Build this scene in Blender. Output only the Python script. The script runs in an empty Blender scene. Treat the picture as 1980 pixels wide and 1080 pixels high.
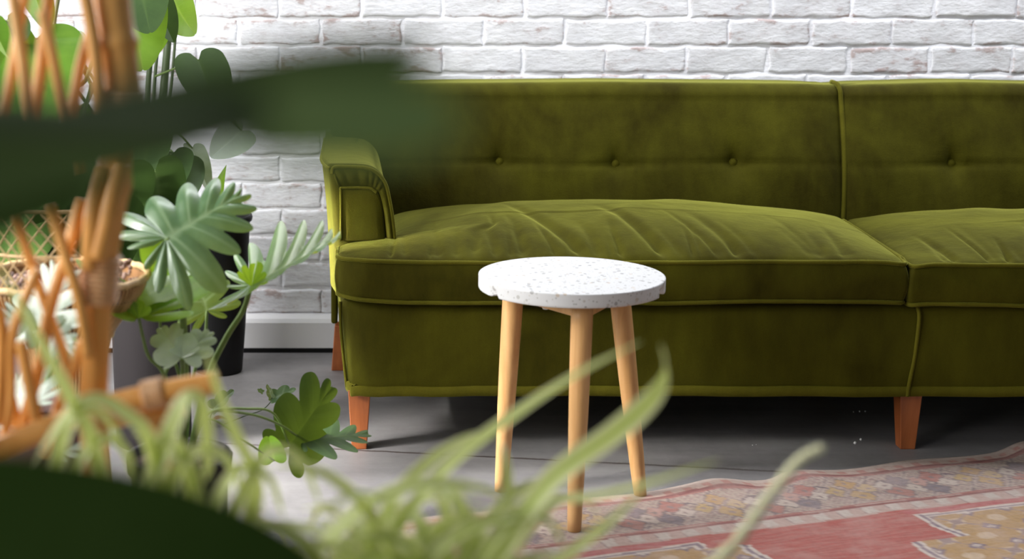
import bpy, math, random
import numpy as np
from mathutils import Vector
S = bpy.context.scene
COL = S.collection
PI = math.pi
R = math.radians
# ------------------------------------------------------------------ camera
PITCH, CAMZ, FPX, PPX, PPY = R(12), 1.07, 3000.0, 700.0, 540.0
cd = bpy.data.cameras.new('camera'); cam = bpy.data.objects.new('camera', cd); COL.objects.link(cam)
cam.location = (0, 0, CAMZ); cam.rotation_euler = (PI/2 - PITCH, 0, 0)
cd.sensor_width = 36; cd.lens = FPX/1980*36; cd.shift_x = (990 - PPX)/1980
cd.clip_start = 0.02
cd.dof.use_dof = True; cd.dof.focus_distance = 3.35; cd.dof.aperture_fstop = 3.5
S.camera = cam
# ------------------------------------------------------------------ light
S.view_settings.view_transform = 'Standard'; S.view_settings.look = 'None'
S.view_settings.exposure = 0.0; S.view_settings.gamma = 1.0
w = bpy.data.worlds.new('world'); S.world = w; w.use_nodes = True
w.node_tree.nodes['Background'].inputs[0].default_value = (0.86, 0.93, 1.0, 1)
w.node_tree.nodes['Background'].inputs[1].default_value = 0.16
def area(name, loc, target, sx, sy, power, color=(1, 1, 1)):
    l = bpy.data.lights.new(name, 'AREA'); l.shape = 'RECTANGLE'; l.size = sx; l.size_y = sy; l.energy = power; l.color = color
    o = bpy.data.objects.new(name, l); COL.objects.link(o); o.location = loc
    o.rotation_euler = (Vector(target) - Vector(loc)).to_track_quat('-Z', 'Y').to_euler()
    return o
area('window_and_fill_light', (-1.75, 2.45, 1.35), (0.15, 3.05, 0.35), 1.5, 1.7, 66, (1.0, 0.99, 0.97))
area('window_and_fill_light', (-1.75, 0.75, 1.45), (-0.05, 1.2, 0.75), 1.0, 1.5, 38, (1.0, 0.99, 0.97))  # added fill near the camera, brightens the foreground plants and rattan
beam = area('window_and_fill_beam', (-1.75, 2.35, 1.25), (-0.08, 3.06, 0.03), .6, .5, 8, (1.0, 0.98, 0.95)); beam.data.spread = R(30)
beam = area('window_and_fill_beam', (-1.75, 3.12, 1.15), (-0.08, 3.42, 0.37), .25, .25, 3.6, (1.0, 0.98, 0.94)); beam.data.spread = R(7)  # added narrow fill aimed at the left side of the sofa
area('skylight_daylight', (1.5, 3.68, 2.2), (1.5, 4.0, 0.5), 5.0, 0.5, 82, (0.95, 0.97, 1.0))


# ------------------------------------------------------------------ helpers
_c, _s = math.cos(PITCH), math.sin(PITCH)
def ray(x, y):
    u = (x - PPX)/FPX; v = (PPY - y)/FPX
    return np.array([u, _c + v*_s, -_s + v*_c])
EYE = np.array([0, 0, CAMZ])
def at(x, y, Y):                                 # the point seen at pixel x, y at distance Y into the room
    r = ray(x, y); return EYE + r*(Y/r[1])
def onfloor(x, y, z=0.0):
    r = ray(x, y); return EYE + r*((z - CAMZ)/r[2])

ORG = {}
def tag(o, label=None, cat=None, group=None, kind=None):
    if label: o['label'] = label
    if cat: o['category'] = cat
    if group: o['group'] = group
    if kind: o['kind'] = kind
    return o
def empty(name, loc, label, cat, group=None):
    o = bpy.data.objects.new(name, None); COL.objects.link(o); o.location = loc; o.empty_display_size = 0.05
    ORG[o.name] = np.array(loc, float)
    return tag(o, label, cat, group)
def mesh(name, V, F, mat, parent=None, smooth=True, origin=None):
    V = np.asarray(V, float)
    if parent is not None: og = np.zeros(3); base = ORG[parent.name]
    else:
        og = np.zeros(3) if origin is None else np.array(origin, float); base = np.zeros(3)
    me = bpy.data.meshes.new(name)
    me.from_pydata((V - base - og).tolist(), [], F if isinstance(F, list) else F.tolist())
    me.validate(); me.update()
    if smooth: me.polygons.foreach_set('use_smooth', [True]*len(me.polygons))
    o = bpy.data.objects.new(name, me); COL.objects.link(o)
    o.location = og
    if mat: me.materials.append(mat)
    if parent is not None: o.parent = parent; ORG[o.name] = base
    else: ORG[o.name] = og
    return o
def attr(o, name, vals):
    a = o.data.attributes.new(name, 'FLOAT', 'POINT'); a.data.foreach_set('value', np.asarray(vals, dtype=np.float32))
def colattr(o, name, rgb):
    a = o.data.attributes.new(name, 'FLOAT_COLOR', 'POINT')
    a.data.foreach_set('color', np.c_[rgb, np.ones(len(rgb))].astype(np.float32).ravel())
def grid_faces(n, m, wrap_m=False, off=0):
    F = []
    for i in range(n - 1):
        for j in range(m if wrap_m else m - 1):
            k = (j + 1) % m
            F.append((off + i*m + j, off + i*m + k, off + (i + 1)*m + k, off + (i + 1)*m + j))
    return F
class MB:                                        # collects pieces of one mesh
    def __init__(s): s.V = []; s.F = []; s.n = 0
    def add(s, V, F):
        s.V.append(np.asarray(V, float)); s.F += [tuple(i + s.n for i in f) for f in F]; s.n += len(V); return s
    def build(s, name, mat, parent=None, smooth=True, origin=None):
        return mesh(name, np.vstack(s.V), s.F, mat, parent, smooth, origin)
def spline(P, n):                                # Catmull-Rom resample
    P = np.asarray(P, float)
    if len(P) == 2: t = np.linspace(0, 1, n)[:, None]; return P[0]*(1 - t) + P[1]*t
    Q = np.vstack([2*P[0] - P[1], P, 2*P[-1] - P[-2]])
    out = []
    for u in np.linspace(0, len(P) - 1 - 1e-9, n):
        i = int(u); f = u - i; a, b, c, d = Q[i:i + 4]
        out.append(0.5*((2*b) + (-a + c)*f + (2*a - 5*b + 4*c - d)*f*f + (-a + 3*b - 3*c + d)*f**3))
    return np.array(out)
def frames(P):
    T = np.gradient(P, axis=0); T /= np.linalg.norm(T, axis=1)[:, None] + 1e-12
    up = np.array([0, 0, 1.0]) if abs(T[0][2]) < 0.9 else np.array([0, 1.0, 0])
    N = []; n = up - T[0]*(up @ T[0]); n /= np.linalg.norm(n)
    for t in T:
        n = n - t*(n @ t); n /= np.linalg.norm(n) + 1e-12; N.append(n.copy())
    N = np.array(N); return T, N, np.cross(T, N)
def tube(P, r, k=8, caps=True):
    P = np.asarray(P, float); T, N, B = frames(P)
    r = np.broadcast_to(np.asarray(r, float), (len(P),))
    a = np.linspace(0, 2*PI, k, endpoint=False)
    V = (P[:, None, :] + r[:, None, None]*(np.cos(a)[None, :, None]*N[:, None, :] + np.sin(a)[None, :, None]*B[:, None, :])).reshape(-1, 3)
    F = grid_faces(len(P), k, True)
    if caps:
        F.append(tuple(range(k))[::-1]); o = (len(P) - 1)*k; F.append(tuple(o + i for i in range(k)))
    return V, F
def lathe(prof, c, k=48, caps=(False, False)):   # prof: (r, z)
    a = np.linspace(0, 2*PI, k, endpoint=False); V = []
    for r, z in prof: V.append(np.c_[c[0] + r*np.cos(a), c[1] + r*np.sin(a), np.full(k, c[2] + z)])
    F = grid_faces(len(prof), k, True)
    if caps[0]: F.append(tuple(range(k))[::-1])
    if caps[1]: o = (len(prof) - 1)*k; F.append(tuple(o + i for i in range(k)))
    return np.vstack(V), F
def axis_pts(h, r, n):
    e = max(r, 1e-4)*np.array([0, .12, .35, .7, 1.0])
    mid = np.linspace(-h + r, h - r, n + 2)[1:-1] if h > r else np.array([])
    return np.concatenate([-h + e, mid, (h - e)[::-1]])
def rbox(c, half, r, n=(6, 6, 6)):               # rounded box as six grids, welded
    hx, hy, hz = half; r = min(r, hx*.99, hy*.99, hz*.99)
    X, Y, Z = axis_pts(hx, r, n[0]), axis_pts(hy, r, n[1]), axis_pts(hz, r, n[2])
    V = []; F = []; idx = {}
    def vid(p):
        k = tuple(np.round(p, 6))
        if k not in idx: idx[k] = len(V); V.append(p)
        return idx[k]
    def face(A, B, fn, flip):
        g = [[vid(fn(a, b)) for b in B] for a in A]
        for i in range(len(A) - 1):
            for j in range(len(B) - 1):
                q = (g[i][j], g[i + 1][j], g[i + 1][j + 1], g[i][j + 1]); F.append(q[::-1] if flip else q)
    face(X, Y, lambda a, b: (a, b, hz), False); face(X, Y, lambda a, b: (a, b, -hz), True)
    face(X, Z, lambda a, b: (a, -hy, b), False); face(X, Z, lambda a, b: (a, hy, b), True)
    face(Y, Z, lambda a, b: (hx, a, b), False); face(Y, Z, lambda a, b: (-hx, a, b), True)
    V = np.array(V, float); h = np.array([hx, hy, hz])
    inn = np.clip(V, -(h - r), h - r); d = V - inn; L = np.linalg.norm(d, axis=1)[:, None]
    V = np.where(L > 1e-9, inn + d/np.maximum(L, 1e-9)*r, V)
    return V + np.array(c, float), F
def noise1(seed, n=24):                          # smooth random function of one variable in [-1, 1]
    rs = np.random.RandomState(seed); ph = rs.rand(6)*6.28; fr = rs.uniform(.6, 3.2, 6); am = 1/fr; am /= am.sum()
    return lambda x: sum(a*np.sin(f*np.asarray(x)*2 + p) for a, f, p in zip(am, fr, ph))

# ------------------------------------------------------------------ materials
def new_mat(name):
    m = bpy.data.materials.new(name); m.use_nodes = True
    nt = m.node_tree; return m, nt, nt.nodes['Principled BSDF']
def N(nt, kind, **kw):
    n = nt.nodes.new(kind)
    for k, v in kw.items():
        if k.startswith('i_'):
            key = k[2:]; key = int(key) if key.isdigit() else key.replace('_', ' ')
            n.inputs[key].default_value = v
        else: setattr(n, k, v)
    return n
def ramp(nt, src, stops, interp='LINEAR'):
    r = nt.nodes.new('ShaderNodeValToRGB'); r.color_ramp.interpolation = interp
    e = r.color_ramp.elements
    while len(e) < len(stops): e.new(0.5)
    for i, (p, c) in enumerate(stops): e[i].position = p; e[i].color = (*c, 1) if len(c) == 3 else c
    nt.links.new(src, r.inputs[0]); return r.outputs[0]
def mix(nt, f, a, b, blend='MIX'):
    n = nt.nodes.new('ShaderNodeMix'); n.data_type = 'RGBA'; n.blend_type = blend
    for sock, v in ((n.inputs[0], f), (n.inputs[6], a), (n.inputs[7], b)):
        if isinstance(v, (int, float)): sock.default_value = v
        elif isinstance(v, tuple): sock.default_value = (*v, 1) if len(v) == 3 else v
        else: nt.links.new(v, sock)
    return n.outputs[2]
def mathn(nt, op, a, b=0.0, clamp=False):
    n = nt.nodes.new('ShaderNodeMath'); n.operation = op; n.use_clamp = clamp
    for i, v in enumerate((a, b)):
        if isinstance(v, (int, float)): n.inputs[i].default_value = v
        else: nt.links.new(v, n.inputs[i])
    return n.outputs[0]
def noise(nt, scale, detail=4, rough=.55, vec=None, dist=0.0):
    n = N(nt, 'ShaderNodeTexNoise'); n.inputs['Scale'].default_value = scale; n.inputs['Detail'].default_value = detail
    n.inputs['Roughness'].default_value = rough; n.inputs['Distortion'].default_value = dist
    if vec is None:
        tc = nt.nodes.get('TC') or N(nt, 'ShaderNodeTexCoord'); tc.name = 'TC'; vec = tc.outputs['Object']
    nt.links.new(vec, n.inputs['Vector']); return n.outputs['Fac']
def mapped(nt, scale=(1, 1, 1)):
    tc = nt.nodes.get('TC') or N(nt, 'ShaderNodeTexCoord'); tc.name = 'TC'
    m = N(nt, 'ShaderNodeMapping'); m.inputs['Scale'].default_value = scale
    nt.links.new(tc.outputs['Object'], m.inputs['Vector']); return m.outputs[0]
def bump(nt, bs, h, strength=.3, dist=.002):
    b = N(nt, 'ShaderNodeBump'); b.inputs['Strength'].default_value = strength; b.inputs['Distance'].default_value = dist
    nt.links.new(h, b.inputs['Height']); nt.links.new(b.outputs[0], bs.inputs['Normal']); return b
def attrn(nt, name):
    n = N(nt, 'ShaderNodeAttribute'); n.attribute_name = name; return n
def simple(name, col, rough=.5, spec=.5, metal=0):
    m, nt, b = new_mat(name); b.inputs['Base Color'].default_value = (*col, 1); b.inputs['Roughness'].default_value = rough
    b.inputs['Specular IOR Level'].default_value = spec; b.inputs['Metallic'].default_value = metal; return m

def velvet_mat(name, lo, hi, sheen=(.66, .68, .15), sw=.72):
    m, nt, b = new_mat(name)
    big = noise(nt, 3.2, 3, .6, dist=.6)
    streak = noise(nt, 1.0, 4, .65, mapped(nt, (22, 22, 7)))
    fine = noise(nt, 420, 2, .6)
    f = mathn(nt, 'ADD', mathn(nt, 'MULTIPLY', big, .72), mathn(nt, 'MULTIPLY', streak, .28))
    c = ramp(nt, f, [(.36, lo), (.64, hi)])
    c = mix(nt, .18, c, ramp(nt, fine, [(.3, (.25, .25, .25)), (.7, (1, 1, 1))]), 'MULTIPLY')
    nt.links.new(c, b.inputs['Base Color']); b.inputs['Roughness'].default_value = .8
    b.inputs['Specular IOR Level'].default_value = .05
    b.inputs['Sheen Weight'].default_value = sw; b.inputs['Sheen Roughness'].default_value = .30
    b.inputs['Sheen Tint'].default_value = (*sheen, 1)
    bump(nt, b, mathn(nt, 'ADD', mathn(nt, 'MULTIPLY', fine, .25), mathn(nt, 'MULTIPLY', noise(nt, 26, 4, .6), 1.0)), .35, .004)
    return m
VELVET = velvet_mat('olive_velvet', (.029, .0245, .0018), (.072, .068, .0052))
VPIPE = velvet_mat('olive_velvet_piping', (.066, .060, .005), (.115, .105, .010), sw=.6)

def wood_mat(name, a, b_, scale=(40, 40, 3), rough=.42):
    m, nt, b = new_mat(name)
    f = noise(nt, 1.0, 5, .6, mapped(nt, scale), .4)
    g = noise(nt, 6, 2)
    c = ramp(nt, mathn(nt, 'ADD', mathn(nt, 'MULTIPLY', f, .75), mathn(nt, 'MULTIPLY', g, .25)), [(.34, a), (.66, b_)])
    nt.links.new(c, b.inputs['Base Color']); b.inputs['Roughness'].default_value = rough
    bump(nt, b, f, .12, .001); return m
BEECH = wood_mat('pale_beech_wood', (.52, .28, .10), (.70, .42, .185))
MAHOG = wood_mat('red_brown_wood', (.24, .066, .018), (.40, .12, .034), rough=.35)
RATTAN = wood_mat('honey_rattan', (.62, .27, .055), (.86, .46, .14), (30, 30, 2.2), .32)
WRAP = wood_mat('pale_rattan_binding', (.62, .32, .14), (.80, .50, .27), (60, 60, 60), .45)
WICKER = wood_mat('tan_wicker', (.52, .32, .14), (.78, .54, .28), (90, 90, 30), .5)
WICKDK = simple('brown_wicker_core', (.30, .15, .06), .75, .2)
BLACKP = simple('black_plastic', (.006, .006, .0065), .5, .25)
GREYP = simple('charcoal_ceramic', (.020, .017, .018), .6, .25)
TERRA = simple('terracotta_clay', (.50, .20, .11), .8, .2)
PINKP = simple('pale_pink_ceramic', (.80, .56, .47), .6, .3)
METAL = simple('steel_screw', (.7, .68, .64), .3, .5, 1)
def soil_mat():
    m, nt, b = new_mat('dark_soil'); f = noise(nt, 90, 4, .7)
    nt.links.new(ramp(nt, f, [(.35, (.012, .008, .006)), (.65, (.06, .035, .022))]), b.inputs['Base Color'])
    b.inputs['Roughness'].default_value = .95; bump(nt, b, f, 1, .01); return m
SOIL = soil_mat()

def leaf_mat(name, lo, hi, under, trans=.35, rough=.32, vein=(.25, .34, .08), coat=.0, trans_col=None, spec=.5):
    m, nt, b = new_mat(name); out = nt.nodes['Material Output']
    f = noise(nt, 14, 4, .6)
    c = ramp(nt, f, [(.32, lo), (.68, hi)])
    va = attrn(nt, 'vein'); c = mix(nt, mathn(nt, 'MULTIPLY', va.outputs['Fac'], .6), c, vein)
    geo = N(nt, 'ShaderNodeNewGeometry')
    c2 = mix(nt, geo.outputs['Backfacing'], c, under)
    nt.links.new(c2, b.inputs['Base Color']); b.inputs['Roughness'].default_value = rough
    b.inputs['Specular IOR Level'].default_value = spec
    bump(nt, b, noise(nt, 60, 3, .6), .15, .002)
    t = N(nt, 'ShaderNodeBsdfTranslucent')
    t.inputs[0].default_value = (*(trans_col or tuple(min(1, x*2.2) for x in under)), 1)
    mx = N(nt, 'ShaderNodeMixShader'); mx.inputs[0].default_value = trans
    nt.links.new(b.outputs[0], mx.inputs[1]); nt.links.new(t.outputs[0], mx.inputs[2]); nt.links.new(mx.outputs[0], out.inputs[0])
    return m
LEAF = leaf_mat('philodendron_leaf', (.040, .105, .050), (.115, .20, .11), (.17, .27, .03), .26, .24, (.30, .40, .24), trans_col=(.48, .58, .03), spec=.8)
LEAFB = leaf_mat('bright_leaf', (.06, .17, .015), (.13, .28, .03), (.20, .33, .03), .42, .34, (.30, .42, .08), trans_col=(.42, .60, .03))
LEAFD = leaf_mat('deep_green_leaf', (.020, .050, .010), (.038, .082, .016), (.05, .09, .016), .16, .5, (.06, .11, .025), trans_col=(.16, .24, .015), spec=.25)
LEAFS = leaf_mat('gloss_painted_leaf', (.28, .34, .27), (.52, .58, .50), (.22, .32, .08), .22, .22, (.42, .5, .36), trans_col=(.45, .58, .12), spec=.8)  # bright reflections on the leaves put into the base colour as pale green
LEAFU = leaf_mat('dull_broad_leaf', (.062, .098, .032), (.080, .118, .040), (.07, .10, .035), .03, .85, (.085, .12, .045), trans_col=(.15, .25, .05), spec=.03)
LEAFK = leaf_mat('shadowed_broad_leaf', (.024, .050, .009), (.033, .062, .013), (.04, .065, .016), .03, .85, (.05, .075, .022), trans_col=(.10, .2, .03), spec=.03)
STEM = simple('green_stem', (.14, .22, .05), .45)
STEMP = simple('pale_green_stem', (.30, .36, .18), .45)
STEMD = simple('grey_green_stem', (.07, .10, .045), .5)
def blade_mat(name, g, pale):
    m, nt, b = new_mat(name); out = nt.nodes['Material Output']
    oi = N(nt, 'ShaderNodeObjectInfo')
    gg = mix(nt, oi.outputs['Random'], g, tuple(x*1.45 for x in g))
    va = attrn(nt, 'vein'); c = mix(nt, va.outputs['Fac'], gg, pale)
    nt.links.new(c, b.inputs['Base Color']); b.inputs['Roughness'].default_value = .42
    t = N(nt, 'ShaderNodeBsdfTranslucent'); nt.links.new(mix(nt, .5, c, (.55, .62, .12)), t.inputs[0])
    mx = N(nt, 'ShaderNodeMixShader'); mx.inputs[0].default_value = .42
    nt.links.new(b.outputs[0], mx.inputs[1]); nt.links.new(t.outputs[0], mx.inputs[2]); nt.links.new(mx.outputs[0], out.inputs[0])
    return m
BLADE = blade_mat('variegated_blade', (.34, .42, .085), (.80, .80, .48))
STALK = simple('cream_flower_stalk', (.80, .78, .48), .6)

def brick_mat():
    m, nt, b = new_mat('whitewashed_brick')
    ed = attrn(nt, 'edge').outputs['Fac']; rnd = attrn(nt, 'rand').outputs['Fac']
    n1 = noise(nt, 16, 6, .7, mapped(nt, (1, 1, 2.2))); n2 = noise(nt, 5, 3, .5); n3 = noise(nt, 60, 5, .7, mapped(nt, (.6, 1, 1.6)))
    white = ramp(nt, noise(nt, 7, 5, .6), [(.3, (.76, .765, .81)), (.7, (.88, .885, .92))])
    grey = mix(nt, mathn(nt, 'MULTIPLY', ramp(nt, n3, [(.52, (0, 0, 0)), (.68, (1, 1, 1))]), .28), white, (.50, .47, .46))
    # worn paint: more on some bricks and along brick edges
    wv = mathn(nt, 'ADD', mathn(nt, 'ADD', n1, mathn(nt, 'MULTIPLY', ed, .10)), mathn(nt, 'MULTIPLY', rnd, .17))
    mk = ramp(nt, wv, [(.70, (0, 0, 0)), (.79, (1, 1, 1))])
    brown = mix(nt, n2, (.42, .20, .16), (.36, .29, .26))
    c = mix(nt, mathn(nt, 'MULTIPLY', mk, .72), grey, brown)
    wv2 = mathn(nt, 'ADD', n1, mathn(nt, 'MULTIPLY', rnd, .24))
    c = mix(nt, mathn(nt, 'MULTIPLY', ramp(nt, wv2, [(.58, (0, 0, 0)), (.78, (1, 1, 1))]), .30), c, (.46, .41, .42))
    nt.links.new(c, b.inputs['Base Color']); b.inputs['Roughness'].default_value = .62
    b.inputs['Specular IOR Level'].default_value = .3
    bump(nt, b, mathn(nt, 'ADD', n3, mathn(nt, 'MULTIPLY', n1, 1.2)), .55, .004)
    return m
BRICK = brick_mat()
def floor_mat():
    m, nt, b = new_mat('grey_concrete')
    n1 = noise(nt, 2.2, 6, .62, dist=.4); n2 = noise(nt, 30, 5, .7); n3 = noise(nt, 1.0, 4, .6, mapped(nt, (2, 14, 1)))
    f = mathn(nt, 'ADD', mathn(nt, 'MULTIPLY', n1, .5), mathn(nt, 'ADD', mathn(nt, 'MULTIPLY', n2, .2), mathn(nt, 'MULTIPLY', n3, .3)))
    c = ramp(nt, f, [(.34, (.115, .108, .110)), (.66, (.25, .238, .238))])
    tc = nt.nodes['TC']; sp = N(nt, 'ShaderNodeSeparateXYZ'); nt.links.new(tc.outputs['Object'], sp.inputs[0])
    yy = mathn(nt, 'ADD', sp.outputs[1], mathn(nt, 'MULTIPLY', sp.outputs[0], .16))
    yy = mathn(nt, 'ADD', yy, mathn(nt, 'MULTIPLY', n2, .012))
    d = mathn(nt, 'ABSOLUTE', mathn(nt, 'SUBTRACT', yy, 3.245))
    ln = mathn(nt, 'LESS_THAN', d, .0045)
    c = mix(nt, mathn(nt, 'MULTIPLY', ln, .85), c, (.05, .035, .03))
    nt.links.new(c, b.inputs['Base Color']); b.inputs['Roughness'].default_value = .48
    bump(nt, b, f, .25, .004); return m
CONC = floor_mat()
def terrazzo():
    m, nt, b = new_mat('white_terrazzo')
    def specks(scale, thr, seed):
        v = N(nt, 'ShaderNodeTexVoronoi'); v.inputs['Scale'].default_value = scale; v.inputs['Randomness'].default_value = 1
        mp = mapped(nt, (1, 1, 1)); mp.node.inputs['Location'].default_value = (seed, seed*.7, 0); nt.links.new(mp, v.inputs['Vector'])
        lt = mathn(nt, 'LESS_THAN', v.outputs['Distance'], thr)
        sc = N(nt, 'ShaderNodeSeparateColor'); nt.links.new(v.outputs['Color'], sc.inputs[0])
        return mathn(nt, 'MULTIPLY', lt, mathn(nt, 'GREATER_THAN', sc.outputs[0], .45)), sc.outputs[1]
    a, ca = specks(170, .30, 0); b2, cb = specks(75, .29, 3.1)
    c = mix(nt, mathn(nt, 'MULTIPLY', a, .75), (.60, .60, .61), ramp(nt, ca, [(0, (.30, .30, .30)), (1, (.55, .53, .50))]))
    c = mix(nt, b2, c, ramp(nt, cb, [(0, (.22, .22, .23)), (.7, (.45, .44, .43)), (1, (.55, .45, .36))]))
    nt.links.new(c, b.inputs['Base Color']); b.inputs['Roughness'].default_value = .4; return m
TERRAZZO = terrazzo()
BASEB = simple('grey_white_paint', (.72, .71, .72), .5)

# ------------------------------------------------------------------ room
WALLY = 4.114
fl = mesh('floor', [(-3, -.6, 0), (4.2, -.6, 0), (4.2, 4.4, 0), (-3, 4.4, 0)], [(0, 1, 2, 3)], CONC); tag(fl, kind='structure')
def brick_wall():
    mb = MB(); edge = []; rnd = []
    rs = np.random.RandomState(5)
    cw, ch, mort = .214, .0722, .0060
    V, F = np.array([(-3, WALLY + .004, 0), (4.2, WALLY + .004, 0), (4.2, WALLY + .004, 2.7), (-3, WALLY + .004, 2.7),
                     (-3, WALLY + .12, 0), (4.2, WALLY + .12, 0), (4.2, WALLY + .12, 2.7), (-3, WALLY + .12, 2.7)]), \
        [(0, 1, 2, 3), (5, 4, 7, 6), (3, 2, 6, 7), (1, 5, 6, 2), (4, 0, 3, 7)]
    mb.add(V, F); edge += [0]*8; rnd += [.4]*8
    nx, nz = 15, 8
    for k in range(-3, 13):
        zt = .894 - ch*(k - 1)
        x0 = .640 + (0 if k % 2 == 0 else .107)
        for n in range(-10, 9):
            xl, xr = x0 + n*cw + mort/2, x0 + (n + 1)*cw - mort/2
            if xr < -1.6 or xl > 2.6: continue
            xl += rs.uniform(-.003, .003); xr += rs.uniform(-.003, .003)
            z1 = zt - mort/2 + rs.uniform(-.0015, .0015); z0 = zt - ch + mort/2 + rs.uniform(-.0015, .0015)
            d = rs.uniform(.0012, .0042); r = rs.uniform(); ph = rs.rand(8)*6.28; tilt = rs.uniform(-.0012, .0012, 2)
            u = np.array([0, .006, .016, .03, .045, .07] + list(np.linspace(.13, .87, nx - 8)) + [.93, .955, .97, .984, .994, 1.0])
            v = np.array([0, .02, .05, .09, .13] + list(np.linspace(.25, .75, nz - 6)) + [.87, .91, .95, .98, 1.0])
            U, Vv = np.meshgrid(u, v, indexing='ij')
            ex = np.minimum(U, 1 - U)*(xr - xl); ez = np.minimum(Vv, 1 - Vv)*(z1 - z0)
            e = np.minimum(ex, ez)
            dep = np.where(e <= 1e-6, -.006, d*np.clip(e/.006, 0, 1)**.55)
            dep = dep + np.where(e > 1e-6, tilt[0]*(U - .5)*2 + tilt[1]*(Vv - .5) + .0012*np.sin(U*9 + ph[0])*np.sin(Vv*5 + ph[1]), 0)
            X = xl + U*(xr - xl) + np.where(ex < .012, .0022*np.sin(Vv*7 + ph[2]) + .001*np.sin(Vv*19 + ph[3]), 0)
            Z = z0 + Vv*(z1 - z0) + np.where(ez < .012, .0016*np.sin(U*11 + ph[4]) + .0012*np.sin(U*29 + ph[5]), 0)
            Y = WALLY + .004 - dep - .001
            P = np.stack([X, Y, Z], -1).reshape(-1, 3)
            mb.add(P, grid_faces(len(u), len(v)))
            edge += (1 - np.clip(e/.014, 0, 1)).ravel().tolist(); rnd += [r]*P.shape[0]
    o = mb.build('wall_back', BRICK); attr(o, 'edge', edge); attr(o, 'rand', rnd); return tag(o, kind='structure')
brick_wall()
def baseboard():
    prof = [(4.112, .012), (4.082, .012), (4.082, .082), (4.088, .092), (4.098, .101), (4.112, .102)]
    V = []; n = len(prof)
    for x in (-2.9, 4.1): V += [(x, y, z) for y, z in prof]
    F = [(i, (i + 1) % n, n + (i + 1) % n, n + i) for i in range(n)] + [tuple(range(n)), tuple(range(n, 2*n))[::-1]]
    tag(mesh('baseboard_back', V, F, BASEB, smooth=False), kind='structure')
    V, F = rbox((.6, 4.09, .0062), (3.45, .012, .006), .001, (1, 1, 1))
    tag(mesh('gap_shade_strip_1', V, F, simple('dark_gap', (.01, .01, .01), .9, .1), smooth=False), kind='structure')  # black strip standing in for the shade in the gap under the baseboard
baseboard()

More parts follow.
